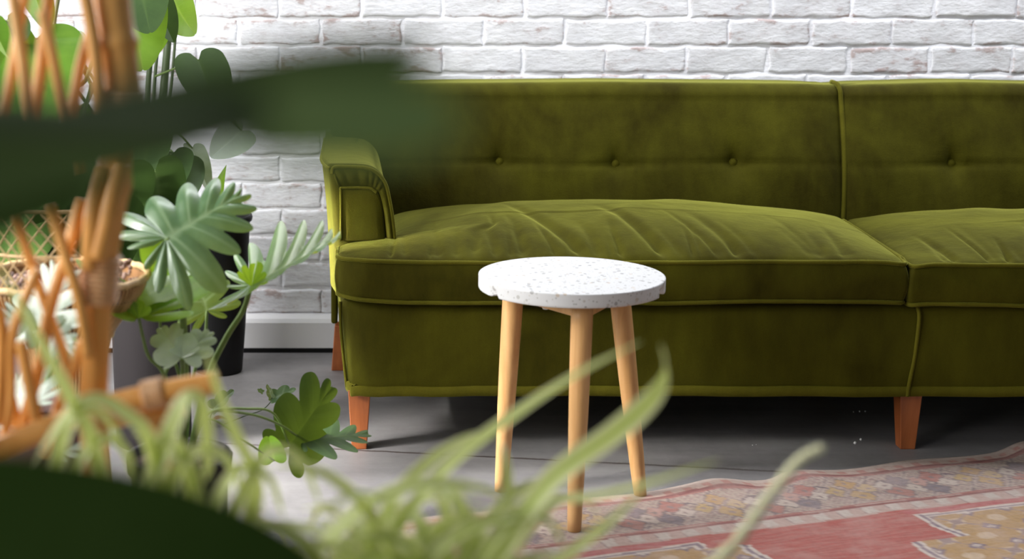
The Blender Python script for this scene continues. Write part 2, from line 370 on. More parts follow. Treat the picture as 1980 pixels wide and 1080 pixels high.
# ------------------------------------------------------------------ rug
def build_rug():
    a = R(17.5); d = np.array([math.cos(a), math.sin(a)]); n = np.array([math.sin(a), -math.cos(a)]); o = np.array([.856, 3.053])
    s = np.arange(-.93, 1.25, .0045); t = np.concatenate([[0, .0], np.arange(.0045, .62, .0045), np.arange(.63, 1.9, .03)])
    Sg, Tg = np.meshgrid(s, t, indexing='ij')
    wv = noise1(11); wob = .010*wv(s*2.6) + .005*np.sin(s*23)
    wob += .016*np.exp(-((s + .13)/.055)**2) + .010*np.exp(-((s - .05)/.05)**2) + .028*np.exp(-((s - .66)/.08)**2) - .010*np.exp(-((s + .03)/.04)**2)
    fall = np.exp(-Tg/.10)
    tt = Tg - wob[:, None]*fall
    X = o[0] + Sg*d[0] + tt*n[0]; Y = o[1] + Sg*d[1] + tt*n[1]
    bumpz = np.clip(wob, 0, 1)[:, None]*np.exp(-((Tg - .03)/.03)**2)*.45
    Z = .0045 + bumpz + .0006*np.sin(Sg*31 + Tg*17)
    Z[:, 0] = 0.0005
    V = np.stack([X, Y, Z], -1).reshape(-1, 3)
    # woven pattern, in rug coordinates
    S_, T_ = Sg + .004*np.sin(Tg*60), tt + 0*Sg
    T_ = Tg.copy() + .003*np.sin(Sg*14)
    rs = np.random.RandomState(2)
    def C(*c): return np.array(c, float)
    beige, pink, red, dred, grey, navy, ochre, white = C(.34, .27, .225), C(.42, .26, .235), C(.33, .075, .065), C(.20, .06, .06), C(.22, .18, .19), C(.11, .085, .11), C(.43, .25, .085), C(.50, .43, .38)
    col = np.zeros(Sg.shape + (3,)); col[:] = beige
    def put(mask, c): col[mask] = c
    put(T_ < .035, C(.45, .33, .28)); put((T_ < .012), C(.50, .40, .35))
    put((T_ > .018) & (T_ < .034) & (np.sin(S_*140) > .3), C(.42, .20, .17))
    put((T_ > .035) & (T_ < .046), dred)
    # motif band .046-.20
    mb_ = (T_ >= .046) & (T_ < .20)
    per = .30; u = ((S_ + .05) % per)/per - .5; v = (T_ - .123)/.077
    dia = np.abs(u)*2*1.35 + np.abs(v)*.95
    put(mb_, C(.35, .28, .235))
    d1 = np.abs(((S_*1.0 + T_*.9)*11) % 1 - .5); d2 = np.abs(((S_ - T_*.9)*11 + .35) % 1 - .5)
    put(mb_ & (np.sin((S_ + T_*1.3)*420) > .78), C(.235, .18, .17)); put(mb_ & (np.sin((S_ - T_*1.3)*300) > .88), C(.30, .19, .175))
    put(mb_ & (d1 < .035), C(.17, .13, .14)); put(mb_ & (d2 < .035), C(.20, .14, .14))
    put(mb_ & (d1 > .035) & (d1 < .075), C(.40, .33, .28))
    put(mb_ & (np.abs(np.sin(S_*42)*.5 + v*1.1) < .05), navy)
    for k, (cu, cv, rad, cc) in enumerate([(-.32, -.38, .10, C(.31, .13, .115)), (.30, .42, .10, C(.31, .14, .12)), (.02, -.45, .085, C(.36, .22, .09)), (.02, .40, .085, C(.37, .24, .10)), (-.11, .0, .075, C(.36, .25, .11)), (.14, -.05, .08, C(.40, .29, .16)), (.40, -.32, .09, C(.19, .155, .17)), (-.42, .40, .09, C(.17, .14, .16)), (.27, -.1, .075, C(.42, .36, .31)), (-.26, .12, .075, C(.43, .36, .31)), (-.46, -.15, .08, C(.37, .22, .19)), (.46, .25, .08, C(.42, .35, .30))]):
        dd = np.abs(u - cu) + np.abs(v - cv)*.22 + .012*np.sin(S_*190)*np.sin(T_*230)
        put(mb_ & (dd < rad), cc); put(mb_ & (dd > rad) & (dd < rad + .014), C(.15, .12, .13)); put(mb_ & (dd < rad*.25), C(.2, .15, .15))
    put(mb_ & (np.abs(np.abs(v) - .98) < .05), C(.30, .12, .11))
    ck = (T_ >= .20) & (T_ < .25)
    put(ck, C(.39, .28, .245)); put(ck & (T_ > .21) & (T_ < .242) & (np.sin(S_*2*PI/.056) > .1), C(.43, .37, .33))
    put(ck & (np.abs(np.sin(S_*PI/.056)) < .07), C(.28, .21, .20)); put(ck & (np.abs(T_ - .206) < .004), dred)
    f = T_ >= .25; put(f, red)
    # stepped ochre medallions
    def medal(s0, s1):
        def inside(g):
            e0 = np.where(T_ < .397, s0[0], np.where(T_ < .50, s0[1], s0[2])) + .012*np.clip((T_ - .28)/.115, 0, 1)*(T_ < .397)
            e1 = np.where(T_ < .312, s1[0], np.where(T_ < .42, s1[1], s1[2]))
            return (S_ > e0 + g) & (S_ < e1 - g) & (T_ > .276 + g*.7)
        i0, i1, i2, i3 = inside(0), inside(.008), inside(.016), inside(.024)
        put(i0, white); put(i1, navy*1.5); put(i2, white); put(i3, C(.35, .215, .09))
        fl_ = np.abs(np.sin(S_*36 + 1))*.6 + np.abs(np.sin(T_*41 + .6))*.6
        put(i3 & (fl_ < .42), C(.16, .12, .15)); put(i3 & (fl_ < .20), white)
        put(i3 & (fl_ > 1.06), C(.46, .34, .23)); put(i3 & (np.abs(np.sin(S_*36 + 1) - np.sin(T_*41 + .6)) < .09), C(.25, .18, .17))
    medal((.125, .03, -.06), (1.0, 1.1, 1.2)); medal((-1.1, -1.0, -.95), (-.335, -.25, -.2))
    put((T_ > .252) & (T_ < .272) & ((S_ > .12) | (S_ < -.33)), C(.35, .085, .09))
    r1 = rs.rand(*Sg.shape); wf = noise1(3)(Sg*40 + 9*np.sin(Tg*60)) 
    fade = rs.rand(*Sg.shape)
    for _ in range(3): fade = (fade + np.roll(fade, 1, 0) + np.roll(fade, 2, 0) + np.roll(fade, 3, 0) + np.roll(fade, 5, 0))/5
    fade = np.clip((fade - .5)*5 + .5, 0, 1)
    col = col*(.88 + .24*r1[..., None]); col = col*(1 - .20*fade[..., None]) + C(.46, .36, .33)*(.20*fade[..., None])
    col = (col*.86 + C(.40, .32, .27)*.14)*.90
    ob = mesh('rug', V, grid_faces(len(s), len(t)), None, smooth=True)
    colattr(ob, 'weave', col.reshape(-1, 3))
    m, nt, b = new_mat('faded_woven_wool')
    c = attrn(nt, 'weave').outputs['Color']; nz = noise(nt, 9, 5, .65)
    c = mix(nt, mathn(nt, 'MULTIPLY', ramp(nt, nz, [(.45, (0, 0, 0)), (.75, (1, 1, 1))]), .35), c, (.43, .33, .30))
    nt.links.new(c, b.inputs['Base Color']); b.inputs['Roughness'].default_value = .95; b.inputs['Specular IOR Level'].default_value = .1
    bump(nt, b, noise(nt, 500, 2, .6), .5, .002); ob.data.materials.append(m)
    tag(ob, 'faded red and beige oriental rug with a wavy edge on the concrete floor', 'rug')
build_rug()

# ------------------------------------------------------------------ sofa
def build_sofa():
    XL, XR = -.048, 2.388; XC = 1.17
    root = empty('sofa', (XC, 3.55, 0), 'olive green velvet sofa with button tufted back against the white brick wall', 'sofa')
    # base
    V, F = rbox((XC, 3.565, .232), ((XR - XL)/2, .342, .104), .022, (60, 12, 8))
    nz = noise1(21)
    k = (V[:, 2] - .128)/.2
    cl = np.clip(1 - (V[:, 0] - XL)/.075, 0, 1); cr_ = np.clip(1 - (XR - V[:, 0])/.075, 0, 1)
    V[:, 1] += (V[:, 1] < 3.4)*(cl + cr_)**2.4*.05*np.clip(1 - (V[:, 1] - 3.22)/.12, 0, 1)
    edge_l = np.clip(1 - (V[:, 0] - XL)/.05, 0, 1); edge_r = np.clip(1 - (XR - V[:, 0])/.05, 0, 1)
    V[:, 0] += edge_l*(.016*(1 - k)) - edge_r*(.016*(1 - k))
    fr = V[:, 1] < 3.26
    V[:, 1] += np.where(fr, .004*nz(V[:, 0]*4 + V[:, 2]*9) - .006*np.sin(np.clip(k, 0, 1)*PI), 0)
    back = np.clip((V[:, 1] - 3.3)/.5, 0, 1); V[:, 0] -= edge_l*back*.022 - edge_r*back*.022
    V[:, 2] += np.where(V[:, 2] < .15, .0025*nz(V[:, 0]*6), 0)
    base = mesh('base', V, F, VELVET, root)
    # hem band along the bottom of the base
    P = spline([(XL + .014, 3.75, .139), (XL + .014, 3.34, .139), (XL + .0155, 3.272, .139), (XL + .032, 3.2375, .139), (XL + .075, 3.2205, .139), (.5, 3.2195, .1405), (XC, 3.2195, .139), (1.9, 3.2195, .1405), (XR - .075, 3.2205, .139), (XR - .032, 3.2375, .139), (XR - .0155, 3.272, .139), (XR - .014, 3.34, .139), (XR - .014, 3.75, .139)], 120)
    T, Nn, B = frames(P); prof = [(0, -.012), (.0035, -.011), (.0045, 0), (.0035, .010), (0, .0115)]
    W = []
    for i, p in enumerate(P):
        out = np.cross(T[i], (0, 0, 1)); out = out/np.linalg.norm(out)
        for a_, b_ in prof: W.append(p + out*(a_ - .001) + np.array([0, 0, b_ + .0012*math.sin(i*1.7)]))
    mesh('hem', W, grid_faces(len(P), len(prof)), VPIPE, base)
    P = spline([(1.183, 3.2225, .328), (1.187, 3.216, .300), (1.184, 3.2165, .22), (1.176, 3.216, .155), (1.175, 3.217, .129)], 30)
    V, F = tube(P, .0042, 8); mesh('seam_piping', V, F, VPIPE, base)
    # front corner pleat piping
    P = spline([(XL + .0005, 3.275, .325), (XL + .002, 3.272, .27), (XL + .008, 3.270, .20), (XL + .0145, 3.270, .135)], 30)
    V, F = tube(P, .0035, 8); mesh('corner_piping', V, F, VPIPE, base)
    # legs
    def leg(x, y, sx, sy):
        h0, h1, z = .0245, .0165, .134
        V = [(x + sx*dx*0 + dx*h1 + sx, y + sy + dy*h1, 0) for dx, dy in ((-1, -1), (1, -1), (1, 1), (-1, 1))] + \
            [(x + dx*h0, y + dy*h0, z) for dx, dy in ((-1, -1), (1, -1), (1, 1), (-1, 1))]
        F = [(0, 1, 5, 4), (1, 2, 6, 5), (2, 3, 7, 6), (3, 0, 4, 7), (3, 2, 1, 0), (4, 5, 6, 7)]
        o = mesh('leg', V, F, MAHOG, root, smooth=False)
        bv = o.modifiers.new('bevel', 'BEVEL'); bv.width = .002; bv.segments = 2
    for x, y, sx, sy in ((-.006, 3.262, 0, 0), (1.191, 3.262, .004, 0), (2.346, 3.262, 0, 0), (-.045, 3.86, -.018, .05), (1.19, 3.86, 0, .05), (2.37, 3.86, .018, .05)): leg(x, y, sx, sy)
    # seat cushions (a T shape: an ear runs out in front of the arm)
    def cushion(x0, x1, mirror, seed, tall, dz=0):
        y0, y1 = 3.208 - dz*.3, 3.74; zc, hz = .384 - dz, .0445
        V, F = rbox(((x0 + x1)/2, (y0 + y1)/2, zc), ((x1 - x0)/2, (y1 - y0)/2, hz), .010, (330, 90, 7))
        nz1, nz2, nz3 = noise1(seed), noise1(seed + 1), noise1(seed + 2)
        def warp(P):
            P = P.copy(); u = (P[:, 0] - x0)/(x1 - x0); v = (P[:, 1] - y0)/(y1 - y0)
            uu = u if not mirror else 1 - u
            up = np.clip((P[:, 2] - zc)/hz, -1, 1)
            # crown
            cr = (np.clip(4*u*(1 - u), 0, 1)**.62)*(np.clip(4*(v*.86)*(1 - v*.86)*1.02, 0, 1)**.62)
            z = tall*cr
            # soft swells and pulled creases running back from the front seam
            z += .006*nz1(u*5 + 2*v)*cr + .004*nz2(u*13 - 4*v)*cr
            rs = np.random.RandomState(seed + 9)
            for k in range(30):
                cu = rs.uniform(.06, .92); ln = rs.uniform(.10, .55); sl = rs.uniform(-.12, .02) if cu > .35 else rs.uniform(-.05, .06); wd = rs.uniform(.004, .011)
                dpt = rs.uniform(.003, .010)
                c = cu + sl*v
                z -= dpt*np.exp(-((u - c)/wd)**2)*np.clip(v/.05, 0, 1)*np.clip(1 - v/ln, 0, 1)
            for cu, sl, ln, wd, dpt in ((.42, -.16, .75, .013, .011), (.565, -.13, .65, .012, .012), (.33, -.05, .45, .010, .008), (.70, -.12, .5, .012, .007), (.245, .08, .5, .012, .007)):
                c = cu + sl*(v - .1); z -= 1.6*dpt*np.exp(-((u - c)/wd)**2)*np.clip(v/.08, 0, 1)*np.clip(1 - v/ln, 0, 1)
            P[:, 2] += np.where(up > 0, z*np.clip(up*1.2, 0, 1), 0)
            seam = .0045*nz3(u*7) - .004*np.sin(np.clip(u, 0, 1)*PI)
            P[:, 2] += seam*np.where(v < .5, 1, .6)
            P[:, 2] += np.where(up < 0, -.003*nz2(u*9)*-up, 0)
            # front bulge and boxed sides
            bul = (1 - up**2)*.010
            P[:, 1] -= np.where(v < .03, bul + .002*nz2(u*20 + up*2), 0)
            ss = .007*(1 - np.clip(up, -1, 1)**2)
            P[:, 0] += np.where(u < .01, -ss, 0) + np.where(u > .99, ss, 0)
            pc = np.clip(1 - (P[:, 0] - x0)/.075, 0, 1) if not mirror else np.clip(1 - (x1 - P[:, 0])/.075, 0, 1)
            P[:, 1] += pc**2.4*.045*np.clip(1 - (P[:, 1] - y0)/.12, 0, 1)
            # corners pulled in
            cn = np.clip(1 - u/.05, 0, 1)*np.clip(1 - v/.08, 0, 1) + np.clip(1 - (1 - u)/.05, 0, 1)*np.clip(1 - v/.08, 0, 1)
            P[:, 2] += -.006*cn*np.clip(up, 0, 1)
            # narrower behind the arm
            sh = np.clip((v - .24)/.10, 0, 1); sh = sh*sh*(3 - 2*sh)
            full = x1 - x0
            if not mirror: P[:, 0] += sh*.118*np.clip(1 - u*3, 0, 1)
            else: P[:, 0] -= sh*.118*np.clip(1 - (1 - u)*3, 0, 1)
            # split line drifts a little to the right towards the back
            P[:, 0] += v*.022*(np.clip(1 - (1 - u)*6, 0, 1) if not mirror else np.clip(1 - u*6, 0, 1))
            return P
        o = mesh('seat_cushion', warp(V), F, VELVET, root)
        e = .0035
        for zz, nm in ((zc + hz - .002, 'top_piping'), (zc - hz + .002, 'bottom_piping')):
            n1 = 90
            xs = np.linspace(x0 + .006, x1 - .006, n1)
            front = np.c_[xs, np.full(n1, y0 - e*.3), np.full(n1, zz)]
            ys = np.linspace(y0 + .01, y1 - .02, 40)
            right = np.c_[np.full(40, x1 + e*.2), ys, np.full(40, zz)]
            left = np.c_[np.full(40, x0 - e*.2), ys[::-1], np.full(40, zz)]
            P = np.vstack([left, front, right])
            Q = P.copy(); Q = warp(Q)
            if nm == 'top_piping':
                Q[:, 2] = P[:, 2] + .001 + (warp(np.c_[P[:, 0], P[:, 1], np.full(len(P), zc)])[:, 2] - zc)*1.0
                cn = np.exp(-((P[:, 0] - x0)/.03)**2)*(P[:, 1] < y0 + .05) + np.exp(-((P[:, 0] - x1)/.03)**2)*(P[:, 1] < y0 + .05); Q[:, 2] -= .004*cn
            V2, F2 = tube(Q, .0046, 8); mesh(nm, V2, F2, VPIPE, o)
    cushion(-.052, 1.148, False, 31, .070)
    cushion(1.160, 2.392, True, 57, .056, .007)
    # arms
    def arm(side):
        def mx(P):
            P = np.array(P, float)
            if side > 0: P[:, 0] = 2*XC - P[:, 0]
            return P
        prof = [(-.050, .325), (-.053, .40), (-.058, .50), (-.066, .585), (-.0695, .606), (-.067, .6125), (-.060, .6145), (-.02, .6145), (.012, .612), (.030, .605), (.044, .592), (.054, .574), (.062, .54), (.070, .49), (.076, .44), (.079, .36)]
        pr = spline([(a, b, 0) for a, b in prof], 60)[:, :2]
        ys = np.concatenate([[3.335, 3.337, 3.341], np.linspace(3.36, 3.90, 22)])
        V = []
        for i, y in enumerate(ys):
            t = (y - 3.335)/.56; ins = (.006, .002, 0)[i] if i < 3 else 0
            sc = 1 - ins/.06
            for a, b in pr:
                x = a; z = b
                flare = -.022*min(1, t/.22)**.7*(1 if a < -.03 else .25)
                cx, cz = .005, .46
                V.append((cx + (x - cx)*sc + flare - .012*t*(a > .0), y, cz + (z - cz)*sc + .010*t*(z > .5)))
        F = grid_faces(len(ys), len(pr)); F.append(tuple(range(len(pr)))[::-1])
        o = mesh('arm', mx(V), F if side < 0 else [f[::-1] for f in F], VELVET, root)
        # front panel
        n = 26; Vp = []
        pan = [(-.0455, .45), (-.0455, .54), (-.0455, .561), (-.042, .5655), (.012, .5655), (.026, .560), (.037, .548), (.044, .52), (.051, .45)]
        q = spline([(a, b, 0) for a, b in pan], 40)[:, :2]
        for k, dy in ((1.0, 0), (.985, -.006), (.93, -.008), (.6, -.009), (.02, -.009)):
            for a, b in q: Vp.append((.005 + (a - .005)*k, 3.3345 + dy, .45 + (b - .45)*k))
        Fp = grid_faces(5, len(q)); op = mesh('front_panel', mx(Vp), Fp, VELVET, o)
        V2, F2 = tube(mx([(a, 3.3275, b) for a, b in q[:28]]), .0033, 7); mesh('panel_piping', V2, F2, VPIPE, op)
        # pleated cap: fan from the panel's top corner to the arm's outline
        po = [(-.064, .596), (-.060, .6095), (-.03, .6105), (.008, .6085), (.028, .601), (.042, .588), (.052, .570), (.059, .54), (.066, .50), (.072, .45)]
        pi_ = [(-.049, .563), (-.040, .5675), (-.015, .569), (.010, .569), (.022, .566), (.030, .560), (.038, .551), (.044, .53), (.049, .50), (.054, .45)]
        a1 = spline([(a, b, 0) for a, b in po], 90); a2 = spline([(a, b, 0) for a, b in pi_], 90)
        Vc = []
        for k in range(9):
            t = k/8
            for i in range(90):
                p = a2[i]*(1 - t) + a1[i]*t; u = i/89
                pl = .0030*abs(math.sin(u*PI*11))*(1 if u < .62 else .3)*math.sin(PI*min(1, t*1.05))
                Vc.append((p[0], 3.3335 - .004 - .006*math.sin(PI*t) - pl*1.2, p[1]))
        mesh('pleated_cap', mx(Vc), grid_faces(9, 90), VELVET, o)
        P = np.array([(a, 3.3285, b) for a, b in a1[:, :2]]); V2, F2 = tube(mx(P), .0042, 8); mesh('arch_piping', V2, F2, VPIPE, o)
        P2 = np.array([(a*.985 - .0065, 3.328, b - .0075) for a, b in a1[40:, :2]]); V2, F2 = tube(mx(P2), .0030, 8); mesh('inner_piping', V2, F2, VPIPE, o)
        # piping along the outer top edge towards the back
        P = [(-.0695, 3.335, .607), (-.078, 3.36, .607), (-.0915, 3.46, .609), (-.0915, 3.6, .613), (-.0915, 3.8, .616)]
        V2, F2 = tube(mx(spline(P, 40)), .0035, 8); mesh('edge_piping', V2, F2, VPIPE, o)
    arm(-1); arm(1)
    # backrest: two sections meeting in a piped valley
    def back(x0, x1, btn, seed):
        nx, nzr = 150, 46; nz1 = noise1(seed); nz2 = noise1(seed + 3)
        def surf(x, h):                           # h runs 0 at the seat to 1 at the top front edge
            z = .36 + h*.352; y = 3.715 + h*.095 - .018*np.sin(h*PI)
            ex = np.minimum(x - x0, x1 - x); inner = np.clip(ex/.07, 0, 1)
            y = y + .020*(1 - inner)**2.2
            y = y + .003*nz1(x*5 + h*2) + .0018*nz2(x*22 + h)*np.sin(h*PI)
            for bx, bz in btn:
                dx = (x - bx); dz = (z - bz)
                y = y + .028*np.exp(-np.sqrt((dx/.030)**2 + (dz/.030)**2 + .04)*1.0)
                y = y + .0035*np.exp(-(dz/.008)**2)*np.exp(-(dx/.10)**2)
                # soft folds rising from the button
                y = y + np.where(dz > 0, .0060*np.exp(-((dx + .25*dz)/.010)**2)*np.exp(-dz/.05), .002*np.exp(-(dx/.012)**2)*np.exp(dz/.035))
                y = y - np.where(dz > 0, .0035*np.exp(-((dx - .022 - .1*dz)/.012)**2)*np.exp(-dz/.06), 0)
            if btn: y = y + .0018*np.exp(-((z - btn[0][1] - .004*np.sin(x*9))/.006)**2)
            return y, z
        xs = np.concatenate([[x0, x0 + .002, x0 + .006], np.linspace(x0 + .014, x1 - .014, nx), [x1 - .006, x1 - .002, x1]])
        rows = []
        for h in np.linspace(0, 1, nzr):
            y, z = surf(xs, np.full(len(xs), h)); rows.append(np.c_[xs, y, np.full(len(xs), 1.0)*z])
        yf, zf = surf(xs, np.ones(len(xs)))
        dip = .006*noise1(seed + 7)(xs*3) - .006*np.exp(-((xs - x0)/.05)**2) - .004*np.exp(-((x1 - xs)/.05)**2)
        for a_ in np.linspace(.12, 1, 12):        # rounded top
            an = a_*PI*.5
            rows.append(np.c_[xs, yf + .045*(1 - math.cos(an)) + .0, zf + .036*math.sin(an)*1.0 + dip*math.sin(an)])
        rows.append(np.c_[xs, np.full(len(xs), 4.03), zf + .030 + dip])
        for z_ in (.70, .4, .14): rows.append(np.c_[xs, np.full(len(xs), 4.05), np.full(len(xs), z_)])
        return np.vstack(rows), grid_faces(len(rows), len(xs)), surf
    zb = .5585
    for x0, x1, bx, seed in ((-.072, 1.172, (.338, .621, .909), 71), (1.172, 2.412, (1.445, 1.731, 2.014), 83)):
        V, F, surf = back(x0, x1, [(b, zb + .003*math.sin(b*7)) for b in bx], seed)
        F.append(tuple(range(0))) if False else None
        o = mesh('backrest', V, F, VELVET, root)
        for b in bx:
            zz = zb + .003*math.sin(b*7); y, _ = surf(np.array([b]), np.array([(zz - .36)/.352]))
            pr = [(.0001, 0), (.008, .0008), (.012, .004), (.0132, .009)]
            V2, F2 = lathe([(r, -d) for r, d in pr], (0, 0, 0), 20)
            V2 = np.c_[V2[:, 0] + b, y[0] - .0075 - V2[:, 2]*1.0, V2[:, 1] + zz]
            mesh('button', V2, [f[::-1] for f in F2], VPIPE, o)
        # end of the frame
        ex = x0 if x0 < 0 else x1
    P = []
    for h in np.linspace(.03, 1, 30):
        P.append((1.1735, 3.715 + h*.095 - .018*math.sin(h*PI) + .0165, .36 + h*.352))
    for a_ in np.linspace(.2, 1.25, 10):
        an = min(a_, 1)*PI/2; P.append((1.1735, 3.8265 + .045*(1 - math.cos(an)) + max(0, a_ - 1)*.1, .712 + .0345*math.sin(an)))
    P = np.array(P); P[:, 0] += .006*np.sin(np.linspace(0, PI, len(P)))
    V2, F2 = tube(P, .0058, 8); mesh('divider_piping', V2, F2, VPIPE, root)
    # closed sides of the back frame
    for sx in (-.070, 2.410):
        V, F = rbox((sx, 3.935, .43), (.008, .105, .285), .006, (1, 3, 5)); V[:, 1] -= (V[:, 2] < .3)*.02
        mesh('back_side', V, F, VELVET, root)
build_sofa()

# ------------------------------------------------------------------ side table
def build_table():
    cx, cy, zt = .3985, 2.889, .466
    root = empty('side_table', (cx, cy, 0), 'round white terrazzo side table on three pale wooden legs in front of the green sofa', 'table')
    k = 160; rad, th = .1765, .0265
    prof = [(.0005, 0), (.06, 0), (.12, 0), (rad - .004, 0), (rad - .0022, 0), (rad - .0016, -.0001), (rad - .0005, -.0006), (rad, -.0018), (rad, -.003), (rad, -.008), (rad, -.012), (rad, -.016), (rad, -.0205), (rad, -.0242), (rad - .0007, -.0258), (rad - .0022, -th), (.09, -th), (.0005, -th)]
    V, F = lathe(prof, (cx, cy, zt), k)
    ang = np.arctan2(V[:, 1] - cy, V[:, 0] - cx); rr = np.hypot(V[:, 0] - cx, V[:, 1] - cy); dz = V[:, 2] - zt
    for a0, wd, dp in ((R(-151), .05, .007), (R(-27), .05, .010), (R(-22), .03, .006)):
        m = np.exp(-(((ang - a0 + PI) % (2*PI) - PI)/wd)**4)*np.clip((-dz - .009)/.008, 0, 1)*(rr > .15)
        V[:, 2] += m*dp*.75*(.8 + .2*np.sin(ang*90)); sh = 1 - m*dp*.9/rad
        V[:, 0] = cx + (V[:, 0] - cx)*sh; V[:, 1] = cy + (V[:, 1] - cy)*sh
    mesh('tabletop', V, F, TERRAZZO, root)
    tops = [(-.104, .052), (.006, -.112), (.098, .048)]; feet = [((.281, 2.981), 0.0), ((.398, 2.750), .005), ((.556, 2.944), .0055)]
    for (tx, ty), ((fx, fy), fz) in zip(tops, feet):
        P = spline([(cx + tx, cy + ty, zt - th - .0005), (fx, fy, fz)], 14); t = np.linspace(0, 1, 14)
        r = .0205 + .001*np.sin(t*PI) - .0075*t**1.15; r[-1] = r[-2] - .001
        V, F = tube(P, r, 24); V[-24:, 2] = fz; V[:24, 2] = zt - th - .0005
        mesh('leg', V, F, BEECH, root)
    # plate under the top that carries the legs
    mbb = MB()
    for i in range(3):
        a, b = np.array(tops[i]), np.array(tops[(i + 1) % 3]); c = (a + b)/2; L = np.linalg.norm(b - a)/2 - .002; an = math.atan2(*(b - a)[::-1])
        V, F = rbox((0, 0, 0), (L, .014, .0145), .002, (2, 1, 1))
        ca, sa = math.cos(an), math.sin(an)
        mbb.add(np.c_[cx + c[0] + V[:, 0]*ca - V[:, 1]*sa, cy + c[1] + V[:, 0]*sa + V[:, 1]*ca, V[:, 2] + zt - th - .0150], F)
    mbb.build('underframe', BEECH, root)
    for sx, sy in ((-.052, -.036), (.050, -.030)):
        V, F = lathe([(.0001, -.004), (.005, -.0035), (.0065, -.001), (.0065, 0)], (cx + sx, cy + sy, zt - th - .0295), 16); mesh('screw', V, F, METAL, root)
build_table()

# ------------------------------------------------------------------ leaves
def leaf_data(L, W, lobes=0, cut=0., gp=2.0, back=150, tipw=.0, arch=0., fold=0., wave=0., seed=0, n=130, m=9, base_share=.22, side_droop=0., vein=.02, asym=0., tip=(1.9, .85), lean=(74, .8), fan=0):
    rs = np.random.RandomState(seed); V = []; vn = []; F = []
    for sd in (1, -1):
        ph = rs.uniform(-.15, .15); jit = 1 + rs.uniform(-.12, .12, 40)
        off = len(V)
        for i in range(n):
            q = i/(n - 1)
            if q < base_share: x0 = 0.0; an = back + (88 - back)*(q/base_share)
            else: f = (q - base_share)/(1 - base_share); x0 = L*f**.92; an = 88 - lean[0]*f**lean[1]
            if fan: x0 = 0.0; an = fan*(1 - q) + 1
            f = max(0, (q - base_share)/(1 - base_share))
            env = W*(math.sin(min(1, (q + .07)/.42)*PI/2)**.7 if q < .35 else (1 - ((q - .35)/.65)**tip[0])**tip[1] if q < 1 else 0)
            if fan: env = L*(.72 + .28*q)
            env = max(env, 0); wv = env
            lo = 1.0
            if lobes:
                c = lobes*q + ph; f_ = c % 1.0; g = abs(2*f_ - 1)**(gp*1.9)
                if q > .93: g *= (1 - q)/.07
                wv = env*(1 - cut*g)*jit[int(c + 2) % 40]; lo = g
            wv *= 1 + sd*asym
            a_ = R(an)
            for j in range(m):
                s = j/(m - 1)
                x = x0 + wv*s*math.cos(a_); y = sd*wv*s*math.sin(a_)
                z = fold*abs(y) - side_droop*(wv*s)**2/max(W, 1e-6)
                z += wave*W*math.sin(q*17 + seed + sd)*s*s
                if lobes: z += vein*W*math.cos(2*PI*(lobes*q + ph))*-1*s*(1 - .3*s)*1.0
                xr = min(max(x/L, -.6), 1.1)
                z += arch*L*4*xr*(1 - xr) if xr > 0 else arch*L*4*xr*(1 - xr)*.5
                V.append((x, y, z))
                vv = 1 if s < .02 else 0
                if lobes and lo < .02: vv = max(vv, .8*(1 - s*.6))
                elif not lobes and i % 9 == 4: vv = max(vv, .35*(1 - s))
                vn.append(vv)
        f_ = grid_faces(n, m, False, off); F += [t[::-1] for t in f_] if sd > 0 else f_
    return np.array(V), F, vn
def orient(V, B, T, U):
    B, T, U = (np.array(a, float) for a in (B, T, U)); ex = T - B; L = np.linalg.norm(ex); ex /= L
    ez = U - ex*(U @ ex); ez /= np.linalg.norm(ez); ey = np.cross(ez, ex)
    return B + V[:, :1]*ex + V[:, 1:2]*ey + V[:, 2:]*ez
def leaf(parent, B, T, U, wr, mat, name='leaf', label=None, **kw):
    L = np.linalg.norm(np.array(T) - np.array(B))
    V, F, vn = leaf_data(L, L*wr, **kw)
    o = mesh(name, orient(V, B, T, U), F, mat, parent); attr(o, 'vein', vn)
    if label: o['label'] = label
    return o
def stem(parent, pts, r0, r1, mat, name='stem', n=26, k=8):
    P = spline(pts, n); V, F = tube(P, np.linspace(r0, r1, n), k); return mesh(name, V, F, mat, parent)
def pot(parent, c, prof, mat, soil_z, soil_r, name='pot', k=56):
    V, F = lathe(prof, c, k, (True, False)); o = mesh(name, V, F, mat, parent)
    a = [(.0005, .004), (soil_r*.5, .003), (soil_r, 0)]; V, F = lathe(a[::-1], (c[0], c[1], c[2] + soil_z), 32); mesh('soil', V, F, SOIL, parent)
    return o

